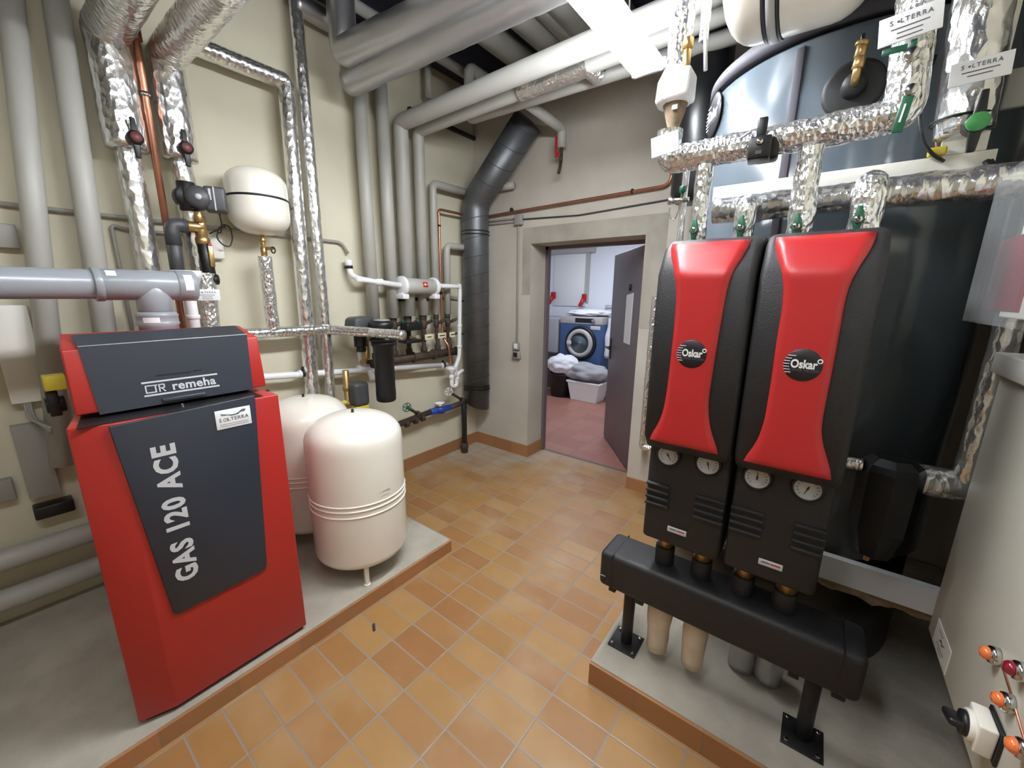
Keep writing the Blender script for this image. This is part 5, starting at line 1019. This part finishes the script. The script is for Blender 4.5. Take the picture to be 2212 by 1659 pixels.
fitting('ceiling_lamp', 'unseen twin tube fluorescent lamp behind the viewer, added for fill light', 2.35, -4.1, -2.6, 2.92, tm='tubedim')  # unseen lamp, added as dim fill from behind the camera

# ------------------------------------------------------------------ laundry: washer, baskets, linen
wf = 2.76; wl, wrt = at(1210, 720, y=wf).x, at(1300, 720, y=wf).x; wt = at(1256, 684, y=wf).z
t = thing('washing_machine', 'blue commercial washing machine with round door beyond the doorway', 'washing machine', ((wl+wrt)/2, 2.7, 0))
s = MB(); s.box((wl, wf, .12), (wrt, wf+.56, wt-.12), bev=.006); s.build('body', 'blue', t)
s = MB(); s.box((wl, wf-.005, wt-.12), (wrt, wf+.56, wt), bev=.006); s.build('control_panel', 'silverp', t)
s = MB(); s.box((wl+.28, wf-.008, wt-.095), (wrt-.14, wf-.004, wt-.025)); s.build('display', 'darkink', t)
s = MB(); p = at(1283, 691, y=wf); s.cyl((p.x, wf, wt-.06), (p.x, wf-.03, wt-.06), .03); s.build('dial', 'chrome', t)
s = MB(); s.box((wl, wf+.01, 0), (wrt, wf+.56, .12)); s.build('plinth', 'black', t)
dc = at(1254, 741, y=wf); X = FY(V((dc.x, wf, dc.z))); s = MB(X); s.lathe([(.285, .0), (.275, .03), (.25, .04), (.24, .02), (0, .015)], 44); s.build('door_surround', 'darkink', t)
s = MB(X); s.lathe([(.235, .03), (.225, .06), (.175, .07), (.165, .045), (.165, .02)], 44, cap=False); s.build('door_ring', 'silverp', t)
s = MB(X); s.lathe([(.17, .045), (.12, .03), (0, .01)], 40); s.build('door_glass', 'glassdark', t)
s = MB(X); s.box((-.215, -.03, .065), (-.13, .03, .09), bev=.008); s.build('door_latch', 'silver', t)
s = MB(); s.box((wrt-.2, wf-.006, wt-.2), (wrt-.03, wf, wt-.14), bev=.002); s.build('white_label', 'silver', t)
def cloth(name, label, c, sx, sy, sz, m, seed=0, g=None, n=26):
    s = MB(); vs = []; fs = []
    for i in range(n+1):
        th = PI*i/n
        for j in range(2*n):
            ph = 2*PI*j/(2*n); d = V((math.sin(th)*math.cos(ph), math.sin(th)*math.sin(ph), math.cos(th)))
            k_ = 1+.22*noise.noise(d*2.2+V((seed, 0, 0)))+.09*abs(noise.noise(d*6+V((0, seed, 0)))); vs.append((c[0]+d.x*sx*k_, c[1]+d.y*sy*k_, max(c[2]-sz*.75, c[2]+d.z*sz*k_)))
    for i in range(n):
        for j in range(2*n): j2 = (j+1) % (2*n); fs.append((i*2*n+j, (i+1)*2*n+j, (i+1)*2*n+j2, i*2*n+j2))
    s.add(vs, fs, True); return tag(s.build(name, m), label, 'linen', g)
cloth('linen_pile', 'white linen draped over the top of the blue washing machine', ((wl+wrt)/2, wf+.28, wt+.05), .40, .27, .06, 'cloth', 3)
# towel hanging off the right side
s = MB(); 
for k, (xx, z0, z1, w_) in enumerate(((wrt+.08, .62, wt+.02, .09), (wrt+.17, .80, wt+.02, .08))):
    n1 = 14; vs = []; fs = []
    for i in range(n1+1):
        z = z1+(z0-z1)*i/n1
        for j in range(12): a = 2*PI*j/12; rr = w_*(1-.25*abs(i/n1-.5)*2)*(1+.25*noise.noise(V((math.cos(a)*1.5, math.sin(a)*1.5, z*4+k*9)))); vs.append((xx-.03*(i/n1)+rr*math.cos(a), wf+.22+rr*1.6*math.sin(a), z))
    for i in range(n1):
        for j in range(12): j2 = (j+1) % 12; fs.append((i*12+j, i*12+j2, (i+1)*12+j2, (i+1)*12+j))
    fs.append(tuple(range(12))); fs.append(tuple(n1*12+j for j in range(12))); s.add(vs, fs, True)
tag(s.build('hanging_towel', 'cloth'), 'white towels hanging down the right side of the blue washing machine', 'towel')
bc = at(1256, 850, y=2.02)
def basket(name, label, c, w_, d_, h_, m, taper=.8):
    s = MB(); o = [(-w_/2, -d_/2), (w_/2, -d_/2), (w_/2, d_/2), (-w_/2, d_/2)]; vs = []
    for (k_, z) in ((taper, 0), (1, h_), (.95, h_), (taper*.94, .015)): vs += [(c[0]+x*k_, c[1]+y*k_, c[2]+z) for x, y in o]
    fs = [(3, 2, 1, 0), (12, 13, 14, 15)]
    for r_ in range(3):
        for k in range(4): a = r_*4; fs.append((a+k, a+(k+1) % 4, a+4+(k+1) % 4, a+4+k))
    s.add(vs, fs, False); s.box((c[0]-w_*.53, c[1]-d_*.53, c[2]+h_-.02), (c[0]+w_*.53, c[1]-d_*.48, c[2]+h_+.01), bev=.004); s.box((c[0]-w_*.53, c[1]+d_*.48, c[2]+h_-.02), (c[0]+w_*.53, c[1]+d_*.53, c[2]+h_+.01), bev=.004); s.box((c[0]-w_*.53, c[1]-d_*.5, c[2]+h_-.02), (c[0]-w_*.48, c[1]+d_*.5, c[2]+h_+.01), bev=.004); s.box((c[0]+w_*.48, c[1]-d_*.5, c[2]+h_-.02), (c[0]+w_*.53, c[1]+d_*.5, c[2]+h_+.01), bev=.004)
    return tag(s.build(name, m), label, 'basket')
B = at(1256, 868, z=0); basket('laundry_basket', 'white plastic laundry basket on the red tiles beyond the doorway', (B.x, B.y+.19, 0), .54, .36, .30, 'white')
cloth('linen_pile', 'crumpled grey laundry heaped on the white basket', (B.x-.04, B.y+.19, .43), .36, .20, .15, 'clothg', 7)
K = at(1203, 858, z=0); s = MB(); s.lathe([(0, 0), (.17, 0), (.205, .36), (.215, .38), (.195, .38), (.16, .03), (0, .02)], 32, Matrix.Translation((K.x-.02, K.y+.17, 0))); tag(s.build('laundry_bin', 'black'), 'round black laundry bin left of the white basket', 'bin')
cloth('linen_pile', 'white sheets heaped on the round black bin', (K.x-.0, K.y+.17, .51), .27, .20, .16, 'cloth', 12)
K2 = at(1308, 862, z=0); s = MB(); s.lathe([(0, 0), (.13, 0), (.16, .34), (.145, .34), (.12, .03), (0, .02)], 32, Matrix.Translation((K2.x+.12, K2.y+.28, 0))); tag(s.build('laundry_bin', 'black'), 'black bin right of the white basket, half hidden by the open door', 'bin')
K3 = at(1297, 795, y=2.35); s = MB(); s.lathe([(0, 0), (.045, 0), (.045, .16), (.02, .2), (.02, .24), (0, .24)], 20, Matrix.Translation((K2.x+.0, K2.y+.36, .0)) @ Matrix.Diagonal((1.2, 1.2, 2.6, 1))); s.v = s.v; tag(s.build('detergent_bottle', 'bluep'), 'blue detergent bottle standing behind the white basket', 'bottle')
t = thing('cloth_covered_machine', 'second machine under a grey-white cloth at the left of the washer', 'washing machine', (wl-.45, 2.7, 0)); 
s = MB(); s.box((wl-.78, wf+.05, 0), (wl-.08, wf+.55, 1.20), bev=.01); s.build('machine_body', 'darkgrey', t)
s = MB(); s.box((wl-.80, wf+.02, .62), (wl-.06, wf+.57, 1.23), bev=.03, seg=3); s.build('cover_cloth', 'clothg', t)
# wall sockets and pipes of the laundry
for u, v_, lb in ((1259, 650, 'red power plug hanging on the laundry wall above the washing machine'), (1192, 645, 'red power plug on the laundry wall at the left edge of the doorway')):
    p = at(u, v_, y=LY-.06); s = MB(); s.box((p.x-.02, LY-.08, p.z), (p.x+.06, LY, p.z+.12), bev=.015); s.cyl((p.x+.02, LY-.08, p.z+.04), (p.x-.02, LY-.13, p.z-.09), .035); tag(s.build('power_plug', 'redp'), lb, 'plug')
p = at(1259, 665, y=LY-.06); s = MB(); s.sweep([(p.x, LY-.15, p.z+.02), (p.x+.02, LY-.1, p.z-.2), (p.x, LY-.05, p.z-.5)], .012, .1, 8); tag(s.build('power_cable', 'cablegrey'), 'grey cable below the red plug above the washing machine', 'cable')
a = at(1269, 600, y=LY-.03); s = MB(); s.box((a.x-.04, LY-.04, 1.5), (a.x+.03, LY, 2.95)); tag(s.build('wall_duct', 'silverp'), 'grey vertical cable duct on the laundry wall', 'duct')
a = at(1196, 533, y=LY-.03); b = at(1280, 545, y=LY-.03); s = MB(); s.box((a.x-.1, LY-.06, b.z), (b.x+.05, LY, a.z+.1)); tag(s.build('wall_duct', 'silverp'), 'grey horizontal duct high on the laundry wall', 'duct')
a = at(1198, 545, y=LY-.02); b = at(1264, 662, y=LY-.02); s = MB(); s.box((a.x, LY-.02, b.z), (b.x, LY, a.z), bev=.004); tag(s.build('wall_panel', 'white'), 'large white panel on the laundry wall left of the vertical duct', 'panel')
a = at(1308, 668, y=LY-.05); s = MB(); s.sweep([(a.x+.2, LY-.05, a.z+.06), (a.x, LY-.05, a.z+.06), (a.x, LY-.05, a.z-.1)], .012, .02, 8); tag(s.build('wall_pipe', 'silverp'), 'thin bent pipe on the laundry wall near the open door', 'pipe')
# bits lying on the floor
p = at(808, 1355, z=.004); s = MB(frame(p, (.85, -.5, 0), (.5, .85, 0))); s.box((-.022, -.006, -.004), (.022, .006, .006), bev=.003); tag(s.build('wood_chip', 'rust'), 'small dark chip lying on the floor tiles near the left plinth', 'debris')
